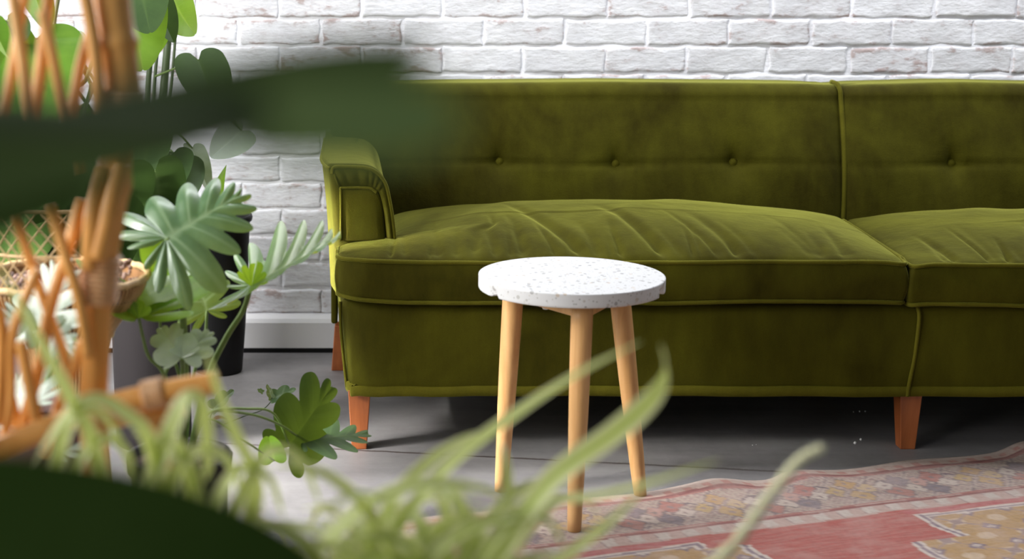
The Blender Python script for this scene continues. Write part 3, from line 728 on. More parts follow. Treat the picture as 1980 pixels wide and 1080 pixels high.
# ---- climbing philodendron in the black pot by the wall
def climber():
    c = (-.373, 3.895, 0)
    rt = empty('potted_philodendron', c, 'tall climbing philodendron in a black plastic pot against the white brick wall', 'potted plant')
    pr = [(.0005, .0), (.055, .0), (.062, .004), (.072, .12), (.082, .28), (.087, .392), (.0925, .396), (.0945, .404), (.0925, .412), (.088, .411), (.083, .385), (.078, .25)]
    pot(rt, c, pr, BLACKP, .355, .083)
    Y = 3.75
    for xa, xb, r in ((292, 300, .0075), (304, 312, .0045), (322, 318, .0105), (336, 328, .004)):
        stem(rt, [at(395 + (xb - 310)*.5, 432, 3.88), at(xb - 12, 300, Y), at(xa - 6, 180, Y), at(xa + 4, 60, Y), at(xa + 12, -60, Y)], r, r*.8, STEMD)
    def lf(b, t, U, wr, mat, Yb=3.7, Yt=3.6, pet=None, **kw):
        o = leaf(rt, at(*b, Yb), at(*t, Yt), U, wr, mat, **kw)
        if pet: stem(o, [at(x, y, yy) for x, y, yy in pet] + [at(*b, Yb)], .0028, .0022, STEM, 'petiole')
    lf((330, -8), (377, 66), (-.5, -.8, .3), .40, LEAFB, pet=[(322, 40, 3.75), (318, 0, 3.72)], fold=.15, arch=.05, seed=1)
    lf((384, 116), (424, 222), (.25, -.9, .25), .40, LEAFD, pet=[(300, 148, 3.74), (345, 130, 3.71)], fold=.12, seed=2)
    lf((468, 252), (408, 304), (.1, -1, .25), .36, LEAF, pet=[(320, 205, 3.74), (420, 205, 3.7)], fold=.1, seed=3)
    lf((412, 432), (438, 318), (-.45, -.88, .1), .17, LEAFB, 3.62, 3.60, pet=[(400, 440, 3.86)], fold=.25, arch=.06, seed=4, back=110)
    lf((372, 286), (408, 380), (.5, -.8, .1), .20, LEAFS, pet=[(325, 240, 3.74), (350, 262, 3.7)], fold=.35, seed=5)
    lf((330, 300), (300, 402), (-.1, -.8, .4), .42, LEAFD, 3.6, 3.5, pet=[(312, 280, 3.74)], fold=.15, seed=6)
    lf((292, 262), (262, 372), (-.3, -.9, .4), .42, LEAFD, 3.6, 3.5, pet=[(312, 250, 3.74)], fold=.15, seed=7)
    lf((352, 312), (352, 392), (.3, -.8, .4), .42, LEAFD, 3.62, 3.52, pet=[(330, 290, 3.74)], fold=.2, seed=8)
    lf((246, -20), (276, 134), (.1, -.9, .35), .44, LEAFB, 3.5, 3.42, pet=[(320, 60, 3.74), (280, -30, 3.6)], fold=.10, arch=.05, seed=9)
    lf((268, -40), (290, 62), (-.1, -.8, .6), .45, LEAFD, 3.45, 3.36, pet=[(320, 20, 3.74)], fold=.12, seed=10)
    lf((296, -4), (336, 82), (.3, -.9, .3), .34, LEAFD, 3.55, 3.5, pet=[(318, 0, 3.74)], fold=.25, seed=11)
    lf((300, 52), (262, 128), (.1, -.9, .2), .40, LEAFB, 3.6, 3.56, pet=[(320, 80, 3.74)], fold=.12, seed=12)
    lf((378, 418), (418, 452), (.2, -.6, .7), .34, LEAFS, 3.7, 3.62, pet=[(392, 432, 3.86)], fold=-.35, arch=.25, seed=13)
    stem(rt, [at(322, 290, 3.74), at(352, 330, 3.72), at(372, 380, 3.78), at(384, 428, 3.86)], .002, .002, STEM, 'aerial_root')
    stem(rt, [at(372, 300, 3.72), at(398, 330, 3.74), at(412, 362, 3.76), at(420, 424, 3.86)], .0016, .0016, STEM, 'aerial_root')
climber()

# ---- tall broad-leaved plant in the charcoal planter
def tall_plant():
    c = (-.462, 3.30, 0)
    rt = empty('potted_philodendron', c, 'broad leaved green plant in a charcoal planter behind the rattan canes at left', 'potted plant')
    pr = [(.0005, 0), (.078, 0), (.083, .006), (.086, .36), (.089, .372), (.087, .38), (.081, .379), (.079, .33)]
    pot(rt, c, pr, GREYP, .345, .080)
    root = (c[0], c[1], .35)
    def lf(b, t, U, wr, mat, Yb, Yt, **kw):
        o = leaf(rt, at(*b, Yb), at(*t, Yt), U, wr, mat, **kw); B = at(*b, Yb)
        mid = (np.array(root)*.45 + B*.55) + np.array([.02, .03, .05]); stem(o, [root, mid, B], .005, .0032, STEM, 'petiole')
    lf((70, 75), (52, 268), (.1, -.95, .3), .42, LEAFB, 2.95, 2.8, fold=.12, arch=.05, seed=21)
    lf((14, 110), (-30, 290), (.3, -.9, .2), .5, LEAFB, 2.9, 2.75, fold=.1, seed=22)
    lf((62, -24), (92, 62), (.5, -.7, .2), .34, LEAFB, 3.0, 2.95, fold=.2, seed=23)
    lf((133, 76), (138, 182), (.1, -.95, .2), .33, LEAF, 3.1, 3.05, fold=.35, seed=24)
    lf((14, 40), (44, 80), (.2, -.9, .4), .5, LEAFD, 2.95, 2.9, fold=.1, seed=25)
    lf((-20, 40), (16, 112), (.6, -.7, .2), .3, LEAFB, 2.85, 2.8, fold=.3, seed=26)
    lf((96, 150), (84, 262), (-.2, -.9, .35), .40, LEAFB, 3.0, 2.9, fold=.12, seed=27)
    lf((150, 215), (172, 282), (.3, -.9, .3), .3, LEAFB, 3.05, 3.0, fold=.2, seed=28)
    lf((110, 300), (60, 430), (0, -.9, .4), .45, LEAFD, 2.95, 2.8, fold=.1, seed=29)
    lf((60, 300), (10, 440), (0, -.9, .4), .45, LEAFD, 2.9, 2.75, fold=.1, seed=30)
    lf((190, 330), (150, 440), (0, -.9, .4), .42, LEAFD, 3.0, 2.9, fold=.1, seed=31)
    lf((28, 240), (60, 278), (.1, -.9, .5), .5, LEAFS, 2.85, 2.8, fold=.2, seed=32)
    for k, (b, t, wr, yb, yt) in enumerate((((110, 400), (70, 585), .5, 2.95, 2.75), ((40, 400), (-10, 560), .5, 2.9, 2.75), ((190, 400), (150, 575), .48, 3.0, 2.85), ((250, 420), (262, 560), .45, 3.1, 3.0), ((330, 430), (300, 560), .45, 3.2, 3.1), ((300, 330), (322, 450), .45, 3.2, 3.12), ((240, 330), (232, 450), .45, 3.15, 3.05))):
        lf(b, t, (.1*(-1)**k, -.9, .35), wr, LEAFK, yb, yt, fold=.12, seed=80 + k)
    for p in ([(118, -30), (104, 52), (96, 140)], [(196, 60), (168, 150), (138, 230)], [(205, 90), (172, 190), (146, 262)], [(98, -30), (98, 60), (94, 130)], [(176, 160), (170, 280)], [(118, 168), (140, 215), (152, 280)]):
        pts = [at(x, y, 3.02) for x, y in p] + [root]; stem(rt, pts, .0035, .0045, STEMP)
tall_plant()

# ---- split-leaf philodendron in terracotta
def split_leaf():
    c = tuple(np.r_[at(345, 800, 2.5)[:2], 0])
    rt = empty('split_leaf_philodendron', c, 'split leaf philodendron with deeply cut leaves behind the rattan rail', 'potted plant')
    pr = [(.0005, 0), (.07, 0), (.074, .005), (.082, .2), (.084, .21), (.088, .212), (.090, .235), (.087, .24), (.083, .235), (.08, .2)]
    pot(rt, c, pr, GREYP, .225, .080)
    cr = np.array([c[0], c[1], .235])
    def lf(b, t, U, wr, mat, Yb, Yt, pet, pr=.0042, **kw):
        o = leaf(rt, at(*b, Yb), at(*t, Yt), U, wr, mat, **kw)
        stem(o, [cr + np.array([(pet[0][0] - 345)*.0003, 0, -.005])] + [at(x, y, yy) for x, y, yy in pet] + [at(*b, Yb)], pr*1.15, pr*.8, STEM, 'petiole')
    lf((322, 460), (464, 376), (-.30, -.80, .52), .80, LEAF, 2.40, 2.46, [(358, 735, 2.47), (353, 600, 2.44), (338, 500, 2.42)], .0058, lobes=8, cut=.52, gp=1.0, back=172, fold=.10, side_droop=.40, seed=41, base_share=.40, vein=.045)
    lf((486, 550), (656, 458), (-.10, -.42, 1.0), .52, LEAF, 2.52, 2.46, [(400, 735, 2.5), (436, 655, 2.52), (470, 600, 2.53)], .0052, lobes=9, cut=.62, gp=1.0, back=172, fold=.22, side_droop=-.12, seed=42, base_share=.40, vein=.05)
    lf((350, 692), (312, 634), (-.25, -.60, .75), .52, LEAFS, 2.40, 2.46, [(352, 735, 2.45)], .003, lobes=4, cut=.30, gp=1.4, back=120, fold=.25, side_droop=.1, seed=43, base_share=.30)
    lf((354, 692), (406, 642), (.15, -.60, .80), .50, LEAFS, 2.40, 2.45, [(354, 735, 2.45)], .003, lobes=4, cut=.32, gp=1.2, back=120, fold=.3, side_droop=.2, seed=44, base_share=.2)
    lf((268, 612), (228, 534), (.1, .10, 1.0), .85, LEAFB, 2.38, 2.50, [(320, 735, 2.45), (288, 690, 2.42), (276, 650, 2.4)], .0030, lobes=4, cut=.6, gp=1.0, back=150, fold=.35, side_droop=-.1, seed=45, base_share=.34)
    lf((268, 612), (352, 576), (0, -.25, 1.0), .22, LEAFB, 2.385, 2.40, [(320, 735, 2.45), (288, 690, 2.42), (276, 650, 2.4)], .0022, lobes=3, cut=.3, gp=1.0, back=120, fold=.3, seed=46)
    lf((314, 566), (372, 500), (-.5, -.7, .4), .50, LEAFS, 2.50, 2.55, [(322, 735, 2.5), (310, 650, 2.5)], .0024, lobes=5, cut=.45, gp=1.5, back=130, fold=.3, seed=47)
    lf((312, 566), (262, 512), (.4, -.6, .5), .45, LEAFD, 2.50, 2.55, [(322, 735, 2.5), (310, 650, 2.5)], .0024, lobes=5, cut=.4, gp=1.5, back=130, fold=.3, seed=48)
    lf((400, 600), (372, 520), (-.3, -.3, .9), .75, LEAF, 2.58, 2.60, [(372, 735, 2.52), (395, 660, 2.56)], .003, lobes=6, cut=.6, gp=1.1, back=150, fold=.2, side_droop=.3, seed=49, base_share=.3)
    lf((560, 862), (640, 748), (.75, -.45, .3), .62, LEAFD, 2.75, 2.82, [(400, 800, 2.55), (480, 790, 2.65), (530, 800, 2.72)], .0026, lobes=4, cut=.45, gp=1.4, back=140, fold=.1, side_droop=.2, seed=50, base_share=.25)
    lf((585, 850), (712, 838), (.0, -.42, .9), .46, LEAFD, 2.78, 2.85, [(400, 800, 2.55), (480, 800, 2.65), (540, 820, 2.72)], .0026, lobes=5, cut=.72, gp=.9, back=130, fold=.15, side_droop=.1, seed=51, base_share=.2)
    lf((530, 890), (520, 845), (-.2, -.9, .3), .6, LEAFB, 2.7, 2.7, [(400, 810, 2.55), (470, 850, 2.62)], .002, back=120, fold=.2, seed=52)
    lf((322, 462), (298, 524), (-.1, -.9, .3), .62, LEAFB, 2.42, 2.44, [(358, 735, 2.47), (353, 600, 2.44), (338, 500, 2.43)], .002, back=120, fold=.15, seed=53)
    lf((330, 470), (352, 448), (-.1, -.9, .3), .8, LEAFB, 2.43, 2.45, [(358, 735, 2.47), (353, 600, 2.45), (338, 500, 2.44)], .002, back=120, fold=.15, seed=54)
    lf((486, 554), (496, 505), (0, -.95, .25), .80, LEAFB, 2.515, 2.50, [(400, 735, 2.5), (436, 655, 2.52), (470, 600, 2.53)], .002, fan=58, lobes=3, cut=.25, gp=1.5, fold=.25, seed=55)
    lf((268, 616), (268, 576), (0, -.95, .25), 1.0, LEAFB, 2.375, 2.37, [(320, 735, 2.45), (288, 690, 2.42), (276, 650, 2.4)], .002, fan=60, lobes=2, cut=.3, gp=1.5, fold=.25, seed=56)
    stem(rt, [cr, at(300, 790, 2.46), at(330, 702, 2.46), at(345, 720, 2.47), at(352, 770, 2.48)], .0035, .0025, STEM, 'aerial_root')
split_leaf()

# ---- low glossy philodendron far left
def low_glossy():
    c = tuple(np.r_[at(62, 900, 2.12)[:2], 0])
    rt = empty('low_philodendron', c, 'low philodendron with gloss painted pale on its leaves in front of the wicker basket', 'potted plant')
    pr = [(.0005, 0), (.07, 0), (.074, .005), (.092, .37), (.098, .372), (.1, .425), (.096, .43), (.088, .40)]
    pot(rt, c, pr, simple('mauve_brown_ceramic', (.20, .115, .105), .6, .3), .395, .088)
    cr = np.array([c[0], c[1], .40])
    def lf(b, t, U, wr, mat, Yb, Yt, **kw):
        o = leaf(rt, at(*b, Yb), at(*t, Yt), U, wr, mat, **kw); B = at(*b, Yb)
        stem(o, [cr, cr*.5 + B*.5 + np.array([.0, .03, .02]), B], .004, .003, STEM, 'petiole')
    lf((80, 632), (106, 512), (-.45, -.70, .55), .80, LEAFS, 2.1, 2.16, lobes=7, cut=.68, gp=1.0, back=160, fold=.15, side_droop=.25, seed=61, base_share=.33)
    lf((82, 636), (146, 672), (-.3, -.8, .5), .60, LEAFS, 2.08, 2.06, lobes=7, cut=.68, gp=1.0, back=150, fold=.1, side_droop=.2, seed=62, base_share=.3)
    lf((70, 632), (-20, 606), (-.3, -.60, .7), .62, LEAFS, 2.1, 2.06, lobes=7, cut=.68, gp=1.0, back=140, fold=.15, side_droop=.2, seed=63, base_share=.3)
    lf((62, 780), (30, 730), (-.2, -.7, .6), .9, LEAFS, 2.05, 2.1, lobes=7, cut=.68, gp=1.0, back=150, fold=.1, side_droop=.2, seed=64, base_share=.3)
    lf((110, 868), (140, 818), (-.2, -.7, .6), .9, LEAFS, 2.05, 2.1, lobes=7, cut=.68, gp=1.0, back=150, fold=.1, side_droop=.2, seed=65, base_share=.3)
    lf((118, 690), (150, 660), (0, -.9, .2), .6, LEAFB, 2.15, 2.2, back=130, fold=.1, seed=66)
    lf((20, 840), (-10, 780), (-.2, -.7, .6), .8, LEAFS, 2.05, 2.1, lobes=7, cut=.68, gp=1.0, back=150, fold=.1, seed=67, base_share=.3)
low_glossy()

# ---- wicker basket stand with its open lattice
def basket():
    c = at(122, 530, 2.4); c = np.array([c[0], 2.4 + .0, 0.0])
    rt = empty('wicker_planter', tuple(c), 'tan wicker planter with an open lattice collar at the left edge', 'planter')
    prof = [(.085, 0), (.083, .03), (.068, .18), (.058, .33), (.060, .40), (.072, .465), (.098, .505), (.124, .54), (.132, .562)]
    pr = spline([(r, z, 0) for r, z in prof], 40)[:, :2]
    V, F = lathe([(r - .004, z) for r, z in pr], c, 64); mesh('basket_body', V, F, WICKDK, rt)
    mb = MB()
    for i in range(96):
        a = i/96*2*PI; tw = .55
        P = [(c[0] + r*math.cos(a + tw*z), c[1] + r*math.sin(a + tw*z), z) for r, z in pr[::2]]
        mb.add(*tube(P, .0016, 5))
    mb.build('ribs', WICKER, rt)
    def ring(r, z, rr, nm):
        a = np.linspace(0, 2*PI, 73); P = np.c_[c[0] + r*np.cos(a), c[1] + r*np.sin(a), np.full(73, z)]
        P[:, 2] += .001*np.sin(a*24); V, F = tube(P, rr, 7, False); return V, F
    mesh('rim', *ring(.133, .566, .006, ''), WICKER, rt)
    for a_, b_, c_ in ((.074, .47, .0035), (.084, .008, .008), (.063, .34, .004)): mesh('hoop', *ring(a_, b_, c_, ''), WICKER, rt)
    # lattice collar: crossing wires on the left and front
    mb = MB(); a0, a1 = R(150), R(292); z0, z1 = .567, .69; r0, r1 = .133, .145
    for sgn in (1, -1):
        for k in np.arange(-6, 22):
            st = a0 + k*(a1 - a0)/15; P = []
            for t in np.linspace(0, 1, 12):
                a = st + sgn*t*R(42)
                if a0 <= a <= a1: r = r0 + (r1 - r0)*t; P.append((c[0] + r*math.cos(a), c[1] + r*math.sin(a), z0 + (z1 - z0)*t))
            if len(P) > 2: mb.add(*tube(P, .0013, 5))
    for t, rr in ((.45, .0026), (1.0, .003)):
        a = np.linspace(a0, a1, 40); r = r0 + (r1 - r0)*t
        mb.add(*tube(np.c_[c[0] + r*np.cos(a), c[1] + r*np.sin(a), np.full(40, z0 + (z1 - z0)*t)], rr, 6))
    mb.build('lattice_collar', WICKER, rt)
    V, F = lathe([(.122, .535), (.08, .556), (.0005, .562)], c, 40); mesh('soil', V, F, SOIL, rt)
    m, nt, b = new_mat('brown_clay_pellets'); oi = noise(nt, 60, 1)
    nt.links.new(ramp(nt, oi, [(.35, (.12, .05, .035)), (.65, (.50, .33, .27))]), b.inputs['Base Color']); b.inputs['Roughness'].default_value = .35
    rs = np.random.RandomState(8); mb = MB()
    for i in range(420):
        a = rs.uniform(-.6, 2*PI - .6); r = .116*math.sqrt(rs.rand()); rad = rs.uniform(.0028, .0048)
        bx, by = math.cos(a)*r, math.sin(a)*r
        h = .552 + .012*(1 - r/.116) + .040*math.exp(-((bx - .098)/.022)**2 - ((by - .01)/.06)**2)*rs.rand()
        q = np.linspace(0, PI, 6); V, F = lathe([(max(1e-4, rad*math.sin(t)), -rad*math.cos(t)) for t in q], (c[0] + bx, c[1] + by, h + rad*.6), 8); mb.add(V, F)
    o = mb.build('clay_pellets', m, None, origin=(c[0], c[1], .55)); tag(o, 'brown clay pellets heaped inside the wicker planter', 'pellets', kind='stuff')
basket()

# ---- rattan chair
def rattan():
    Y = 1.5
    rt = empty('rattan_chair', tuple(np.r_[at(190, 850, Y)[:2], 0]), 'honey coloured rattan chair with crossed canes beside the plants at left', 'chair')
    def pole(name, pts, r, n=60, knots=(), mat=RATTAN):
        P = spline(pts, n); rr = np.full(n, r) if np.isscalar(r) else np.interp(np.linspace(0, 1, n), np.linspace(0, 1, len(r)), r)
        for k in knots: rr = rr*(1 + .16*np.exp(-((np.linspace(0, 1, n) - k)/.012)**2))
        V, F = tube(P, rr, 16); return mesh(name, V, F, mat, rt)
    A = lambda *l: [at(x, y, Y + (dz[0] if dz else 0)) for x, y, *dz in l]
    low = at(182, 850, Y)
    pole('back_post', A((208, -160), (217, 0), (232, 110), (236, 190), (222, 330), (204, 450), (190, 560), (184, 700), (182, 850)) + [np.array([low[0], Y, .3]), np.array([low[0], Y, 0])], [.0185, .0182, .0175, .017, .0168, .0165, .015, .0145, .0145, .0145, .0145], 110, (.17, .42))
    pole('brace', A((198, 330, -.02), (180, 420, -.02), (172, 520, -.015)), [.006, .009, .008], 24)
    pole('brace', A((236, 320, -.015), (214, 400, -.02), (190, 500, -.02)), [.008, .010, .009], 24)
    def binding(pts, r, turns, n=240):
        P = spline(pts, n); T, Nn, B = frames(P); t = np.linspace(0, 2*PI*turns, n)
        Q = P + r*(np.cos(t)[:, None]*Nn + np.sin(t)[:, None]*B); V, F = tube(Q, .0028, 6); return mesh('binding', V, F, WRAP, rt)
    binding(A((236, 170), (232, 218)), .0185, 6); binding(A((197, 495), (189, 585)), .0175, 9)
    # rail and seat rail with their binding
    pole('seat_rail', A((424, 738, -.02), (300, 762, -.02), (190, 790, -.02), (60, 840, -.03), (-60, 890, -.04)), .0118, 50)
    pole('seat_rail', A((360, 790, .0), (260, 806, .0), (170, 826, 0)), .0075, 30)
    binding(A((318, 757, -.02), (280, 765, -.02)), .0128, 6)
    lo2 = at(314, 905, Y)
    pole('leg', A((288, 765, .01), (302, 830, .01), (314, 905, .01)) + [np.array([lo2[0] + .01, Y, .25]), np.array([lo2[0] + .01, Y, 0])], .0105, 40)
    lo3 = at(-40, 900, Y - .25)
    pole('leg', [at(-60, 870, Y - .25), np.array([lo3[0], Y - .25, .2]), np.array([lo3[0], Y - .25, 0])], .0125, 20)
    mid = pole('arm_rail', A((-60, 180, -.10), (-30, 420, -.12), (-60, 880, -.04)), .011, 24)
    canes = [[(52, -40), (28, 110), (2, 250), (-20, 380)], [(20, -40), (40, 90), (58, 240), (70, 330)], [(98, -40), (82, 110), (62, 245), (44, 350)], [(82, 20), (106, 130), (132, 250), (160, 340)],
             [(204, -10), (176, 60), (158, 120), (140, 205), (112, 320)], [(160, -30), (174, 40), (184, 110), (190, 180), (194, 260)],
             [(30, 420), (60, 510), (92, 600), (122, 680), (140, 765)], [(98, 400), (126, 490), (154, 585), (172, 690)], [(160, 390), (126, 500), (96, 600), (78, 700), (34, 860)],
             [(72, 520), (44, 590), (22, 660), (20, 780), (0, 880)], [(-10, 640), (8, 710), (34, 825)], [(40, 660), (58, 750), (76, 835)], [(158, 660), (140, 720), (118, 770), (86, 880)], [(-20, 560), (4, 640), (-4, 820)]]
    for i, cn in enumerate(canes):
        P = spline([at(x, y, Y + .012*(-1)**i - .01) for x, y in cn], 30); V, F = tube(P, .0052 + .0006*(i % 3), 8); mesh('cane', V, F, RATTAN, rt)
rattan()

# ---- spider plants in the foreground
def blade(parent, P, wd, name='blade', mat=None, twist=0., n=26, fold=.35, droopw=None):
    P = spline(P, n); T = np.gradient(P, axis=0); T /= np.linalg.norm(T, axis=1)[:, None]
    V = []; vn = []; t = np.linspace(0, 1, n)
    prof = wd*(np.clip(t/.12, .35, 1)**.5)*np.clip((1 - t)/.45, 0.02, 1)**.7
    for i in range(n):
        sd = np.cross(T[i], (0.15, -.35, 1.0)); L = np.linalg.norm(sd); sd = sd/L if L > .05 else np.array([1.0, 0, 0]); nn = np.cross(sd, T[i])
        a = twist*t[i]; s2 = sd*math.cos(a) + nn*math.sin(a); n2 = np.cross(s2, T[i])
        for u in (-1, -.6, -.22, .22, .6, 1):
            V.append(P[i] + s2*(u*prof[i]/2) + n2*(fold*abs(u)*prof[i]/2)); vn.append(1.0 if abs(u) > .9 else .65 if abs(u) > .5 else 0.0)
    o = mesh(name, V, grid_faces(n, 6), mat or BLADE, parent); attr(o, 'vein', vn); return o
def arc(c, az, el, L, grav, rs, n=7):
    p = np.array(c, float); d = np.array([math.cos(az)*math.cos(el), math.sin(az)*math.cos(el), math.sin(el)]); out = [p.copy()]
    for k in range(n):
        p = p + d*L/n; d = d + np.array([rs.uniform(-.06, .06), rs.uniform(-.06, .06), -grav/n*(.4 + 1.3*k/n)]); d /= np.linalg.norm(d); out.append(p.copy())
    return out
def bench():
    rt = empty('plant_bench', (-.06, 1.11, 0), 'low wooden bench under the two spider plants in the foreground', 'bench')
    V, F = rbox((-.06, 1.11, .437), (.27, .125, .0125), .004, (2, 2, 1)); mesh('bench_top', V, F, BEECH, rt)
    for sx in (-1, 1):
        for sy in (-1, 1):
            P = spline([(-.06 + sx*.23, 1.11 + sy*.095, .426), (-.06 + sx*.245, 1.11 + sy*.105, 0)], 8); V, F = tube(P, np.linspace(.014, .010, 8), 12); V[-12:, 2] = 0; mesh('leg', V, F, BEECH, rt)
def spiders():
    # right plant, in a pale pink pot
    Y = 1.10; c = at(850, 1140, Y); c[2] = .45; bench()
    rt = empty('spider_plant', tuple(c), 'blurred spider plant in a pale pink pot at bottom centre', 'potted plant')
    pr = [(.0005, 0), (.062, 0), (.066, .004), (.086, .12), (.092, .132), (.094, .148), (.091, .153), (.085, .152), (.082, .12)]
    pot(rt, c, pr, PINKP, .13, .081)
    rs = np.random.RandomState(4); cz = c + np.array([0, 0, .122])
    A = lambda l: [at(*q) for q in l]
    blade(rt, A([(700, 1120, Y), (800, 980, Y + .02), (880, 890, Y + .03), (1000, 800, Y + .04), (1120, 722, Y + .04), (1240, 660, Y + .04)]), 0.0121)
    blade(rt, A([(930, 1130, Y), (1010, 1000, Y), (1080, 915, Y), (1190, 835, Y), (1262, 768, Y), (1284, 715, Y), (1278, 664, Y)]), 0.0178, fold=.2, twist=-1.0)
    blade(rt, A([(700, 1130, Y), (760, 970, Y + .02), (830, 895, Y + .04), (900, 850, Y + .05), (960, 832, Y + .05)]), 0.0115)
    blade(rt, A([(560, 1140, Y), (680, 1000, Y), (800, 940, Y), (930, 945, Y), (1010, 985, Y)]), 0.0155, fold=.2)
    blade(rt, A([(760, 1150, Y), (880, 1040, Y), (990, 1000, Y), (1060, 1010, Y), (1090, 1060, Y)]), 0.0138)
    blade(rt, A([(900, 1150, Y), (960, 1040, Y), (1040, 980, Y), (1160, 960, Y - .02), (1270, 930, Y - .03), (1392, 888, Y - .03)]), 0.0115)
    blade(rt, A([(1000, 1150, Y), (1090, 1080, Y), (1180, 1010, Y), (1250, 940, Y)]), 0.0103)
    # cream flower stalk
    P = spline(A([(1000, 1230, Y), (1240, 1180, Y), (1400, 1070, Y), (1490, 955, Y), (1545, 890, Y), (1596, 862, Y)]), 60); rr = np.linspace(.0042, .0036, 60)*(1 + .25*np.sin(np.arange(60)*1.9)); rr[-3:] *= (.9, .7, .35)
    V, F = tube(P, rr, 10); mesh('flower_stalk', V, F, STALK, rt)
    for i in range(90):
        az = rs.uniform(-.6, 2*PI - .6); base = cz + np.array([rs.uniform(-.072, .06), rs.uniform(-.05, .05), 0])
        if rs.rand() < .6: az = rs.uniform(PI*.45, PI*1.3)
        pts = arc(base, az, rs.uniform(.35, 1.25), rs.uniform(.10, .205), rs.uniform(1.8, 3.2), rs)
        blade(rt, pts, rs.uniform(.009, .014), fold=.25, twist=rs.uniform(-.8, .8))
    # left plant, behind the dark leaf
    Y = 1.13; c = at(235, 1090, Y); c[2] = .45
    rt = empty('spider_plant', tuple(c), 'pale arching spider plant behind the dark leaf at bottom left', 'potted plant')
    pr = [(.0005, 0), (.055, 0), (.06, .004), (.078, .105), (.085, .107), (.087, .121), (.084, .125), (.078, .124), (.075, .1)]
    pot(rt, c, pr, TERRA, .105, .074); cz = c + np.array([0, 0, .107])
    blade(rt, A([(230, 1060, Y), (180, 860, Y), (140, 780, Y), (70, 650, Y), (-10, 500, Y)]), 0.0149, fold=.2)
    blade(rt, A([(90, 1040, Y), (110, 900, Y), (130, 830, Y), (165, 792, Y), (205, 810, Y), (250, 880, Y)]), 0.0144, fold=.2)
    blade(rt, A([(210, 1060, Y), (290, 930, Y), (335, 820, Y), (365, 768, Y), (392, 790, Y), (402, 890, Y), (398, 930, Y)]), 0.0167, fold=.2)
    blade(rt, A([(480, 1080, Y), (492, 930, Y), (458, 850, Y), (425, 770, Y), (396, 672, Y)]), 0.0138, fold=.2)
    blade(rt, A([(340, 1060, Y), (290, 860, Y), (240, 800, Y), (180, 772, Y), (130, 800, Y), (60, 900, Y)]), 0.0161, fold=.2)
    blade(rt, A([(120, 1040, Y), (150, 900, Y), (200, 850, Y), (240, 870, Y), (262, 930, Y)]), 0.0138, fold=.2)
    blade(rt, A([(420, 1060, Y), (500, 900, Y), (545, 872, Y), (590, 905, Y), (620, 980, Y)]), 0.0126, fold=.2)
    blade(rt, A([(300, 1090, Y), (335, 930, Y), (385, 872, Y), (440, 892, Y), (478, 980, Y)]), .0150, fold=.2)
    blade(rt, A([(380, 1090, Y), (425, 960, Y), (470, 905, Y), (520, 925, Y), (548, 1000, Y)]), .0140, fold=.2)
    blade(rt, A([(250, 1090, Y), (290, 950, Y), (330, 880, Y), (372, 905, Y), (405, 1010, Y)]), .0150, fold=.2)
    blade(rt, A([(340, 1090, Y), (370, 960, Y), (352, 880, Y), (318, 842, Y), (280, 880, Y)]), .0140, fold=.2)
    for i in range(66):
        base = cz + np.array([rs.uniform(-.05, .05), rs.uniform(-.045, .045), 0])
        pts = arc(base, rs.uniform(-1.0, PI*1.4), rs.uniform(.5, 1.25), rs.uniform(.10, .20), rs.uniform(2.0, 3.4), rs)
        blade(rt, pts, rs.uniform(.008, .0125), fold=.25, twist=rs.uniform(-.8, .8))
spiders()

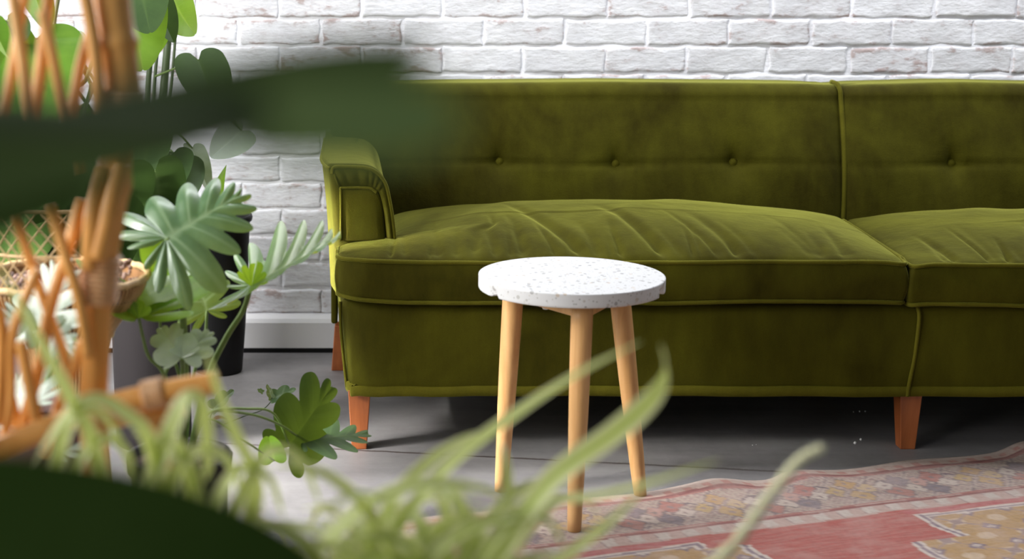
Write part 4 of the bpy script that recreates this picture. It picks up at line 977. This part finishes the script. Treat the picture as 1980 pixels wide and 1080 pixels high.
# ---- big dark leaves right in front of the camera
def rubber_plant():
    c = (-.42, .42, 0)
    rt = empty('broad_leaf_plant', c, 'dark broad leaves of a big plant close to the camera at far left', 'plant')
    pr = [(.0005, 0), (.10, 0), (.105, .006), (.125, .22), (.132, .222), (.134, .245), (.13, .25), (.122, .248), (.118, .2)]
    pot(rt, c, pr, TERRA, .215, .118)
    stem(rt, [(c[0], c[1], .21), (c[0] + .02, c[1], .6), (c[0] - .01, c[1], 1.15)], .014, .009, STEMD, 'trunk')
    def lf(b, t, Yb, Yt, U, wr, hz, mat=LEAFU, **kw):
        o = leaf(rt, at(*b, Yb), at(*t, Yt), U, wr, mat, **kw); B = at(*b, Yb)
        stem(o, [(c[0] + .01, c[1], hz), (np.array([c[0], c[1], hz]) + B)/2 + np.array([0, 0, .02]), B], .005, .004, STEMD, 'petiole')
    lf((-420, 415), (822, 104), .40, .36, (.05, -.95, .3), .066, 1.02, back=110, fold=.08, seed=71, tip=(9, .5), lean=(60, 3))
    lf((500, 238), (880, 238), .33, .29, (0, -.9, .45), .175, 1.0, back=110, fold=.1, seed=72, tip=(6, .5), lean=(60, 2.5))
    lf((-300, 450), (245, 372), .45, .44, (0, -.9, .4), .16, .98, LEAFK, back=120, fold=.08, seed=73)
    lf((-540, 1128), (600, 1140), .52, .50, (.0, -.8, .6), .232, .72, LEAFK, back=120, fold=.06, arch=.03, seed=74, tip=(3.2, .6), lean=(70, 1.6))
rubber_plant()

# ---- seedlings and crumbs on the floor
def seedlings():
    b = onfloor(418, 815); rt = empty('seedling', tuple(b), 'tiny leafy seedling trailing on the concrete beside the sofa leg', 'plant')
    A = lambda l: [at(x, y, b[1] - .02) for x, y in l]
    stem(rt, A([(410, 830), (470, 805), (505, 793), (522, 778), (526, 768)]), .0014, .0011, STEMD)
    stem(rt, A([(412, 832), (406, 812), (412, 790)]), .0014, .001, STEMD)
    for bb, tt, wr in (((526, 770), (572, 752), .4), ((526, 770), (516, 742), .3), ((526, 770), (548, 775), .5), ((412, 790), (440, 768), .45), ((412, 790), (452, 754), .4), ((508, 758), (498, 752), .5)):
        leaf(rt, A([bb])[0], A([tt])[0], (-.2, -.6, .8), wr, LEAF, lobes=3, cut=.35, gp=1.2, back=130, fold=.3, seed=int(bb[0] + tt[1]), n=40, m=5)
    m = simple('dry_brown_leaf', (.22, .09, .05), .8); p = onfloor(424, 816)
    V, F, vn = leaf_data(.03, .008, fold=.6, arch=.15, seed=3, n=30, m=5)
    o = mesh('dried_leaf', orient(V, p + np.array([-.012, 0, .004]), p + np.array([.018, .004, .006]), (0, -.3, 1)), F, m, None, origin=p); attr(o, 'vein', vn)
    tag(o, 'small curled brown dried leaf lying on the concrete', 'leaf')
    mat = simple('white_crumb', (.8, .8, .78), .7); rs = np.random.RandomState(3)
    for i, (x, y) in enumerate(((1653, 858), (1664, 851), (1650, 797), (1662, 796), (1673, 796), (1455, 861), (1462, 860))):
        p = onfloor(x, y); r = (.0032, .0028, .0016, .0018, .0018, .0012, .0012)[i]; q = np.linspace(0, PI, 6)
        V, F = lathe([(max(1e-4, r*math.sin(t)), -r*math.cos(t)) for t in q], (p[0], p[1], r*.9), 7); V += rs.uniform(-.25, .25, V.shape)*r
        o = mesh('crumb', V, F, mat, None, origin=p); tag(o, 'white crumb on the dark concrete under the sofa', 'crumb', 'white crumbs under the sofa')
seedlings()
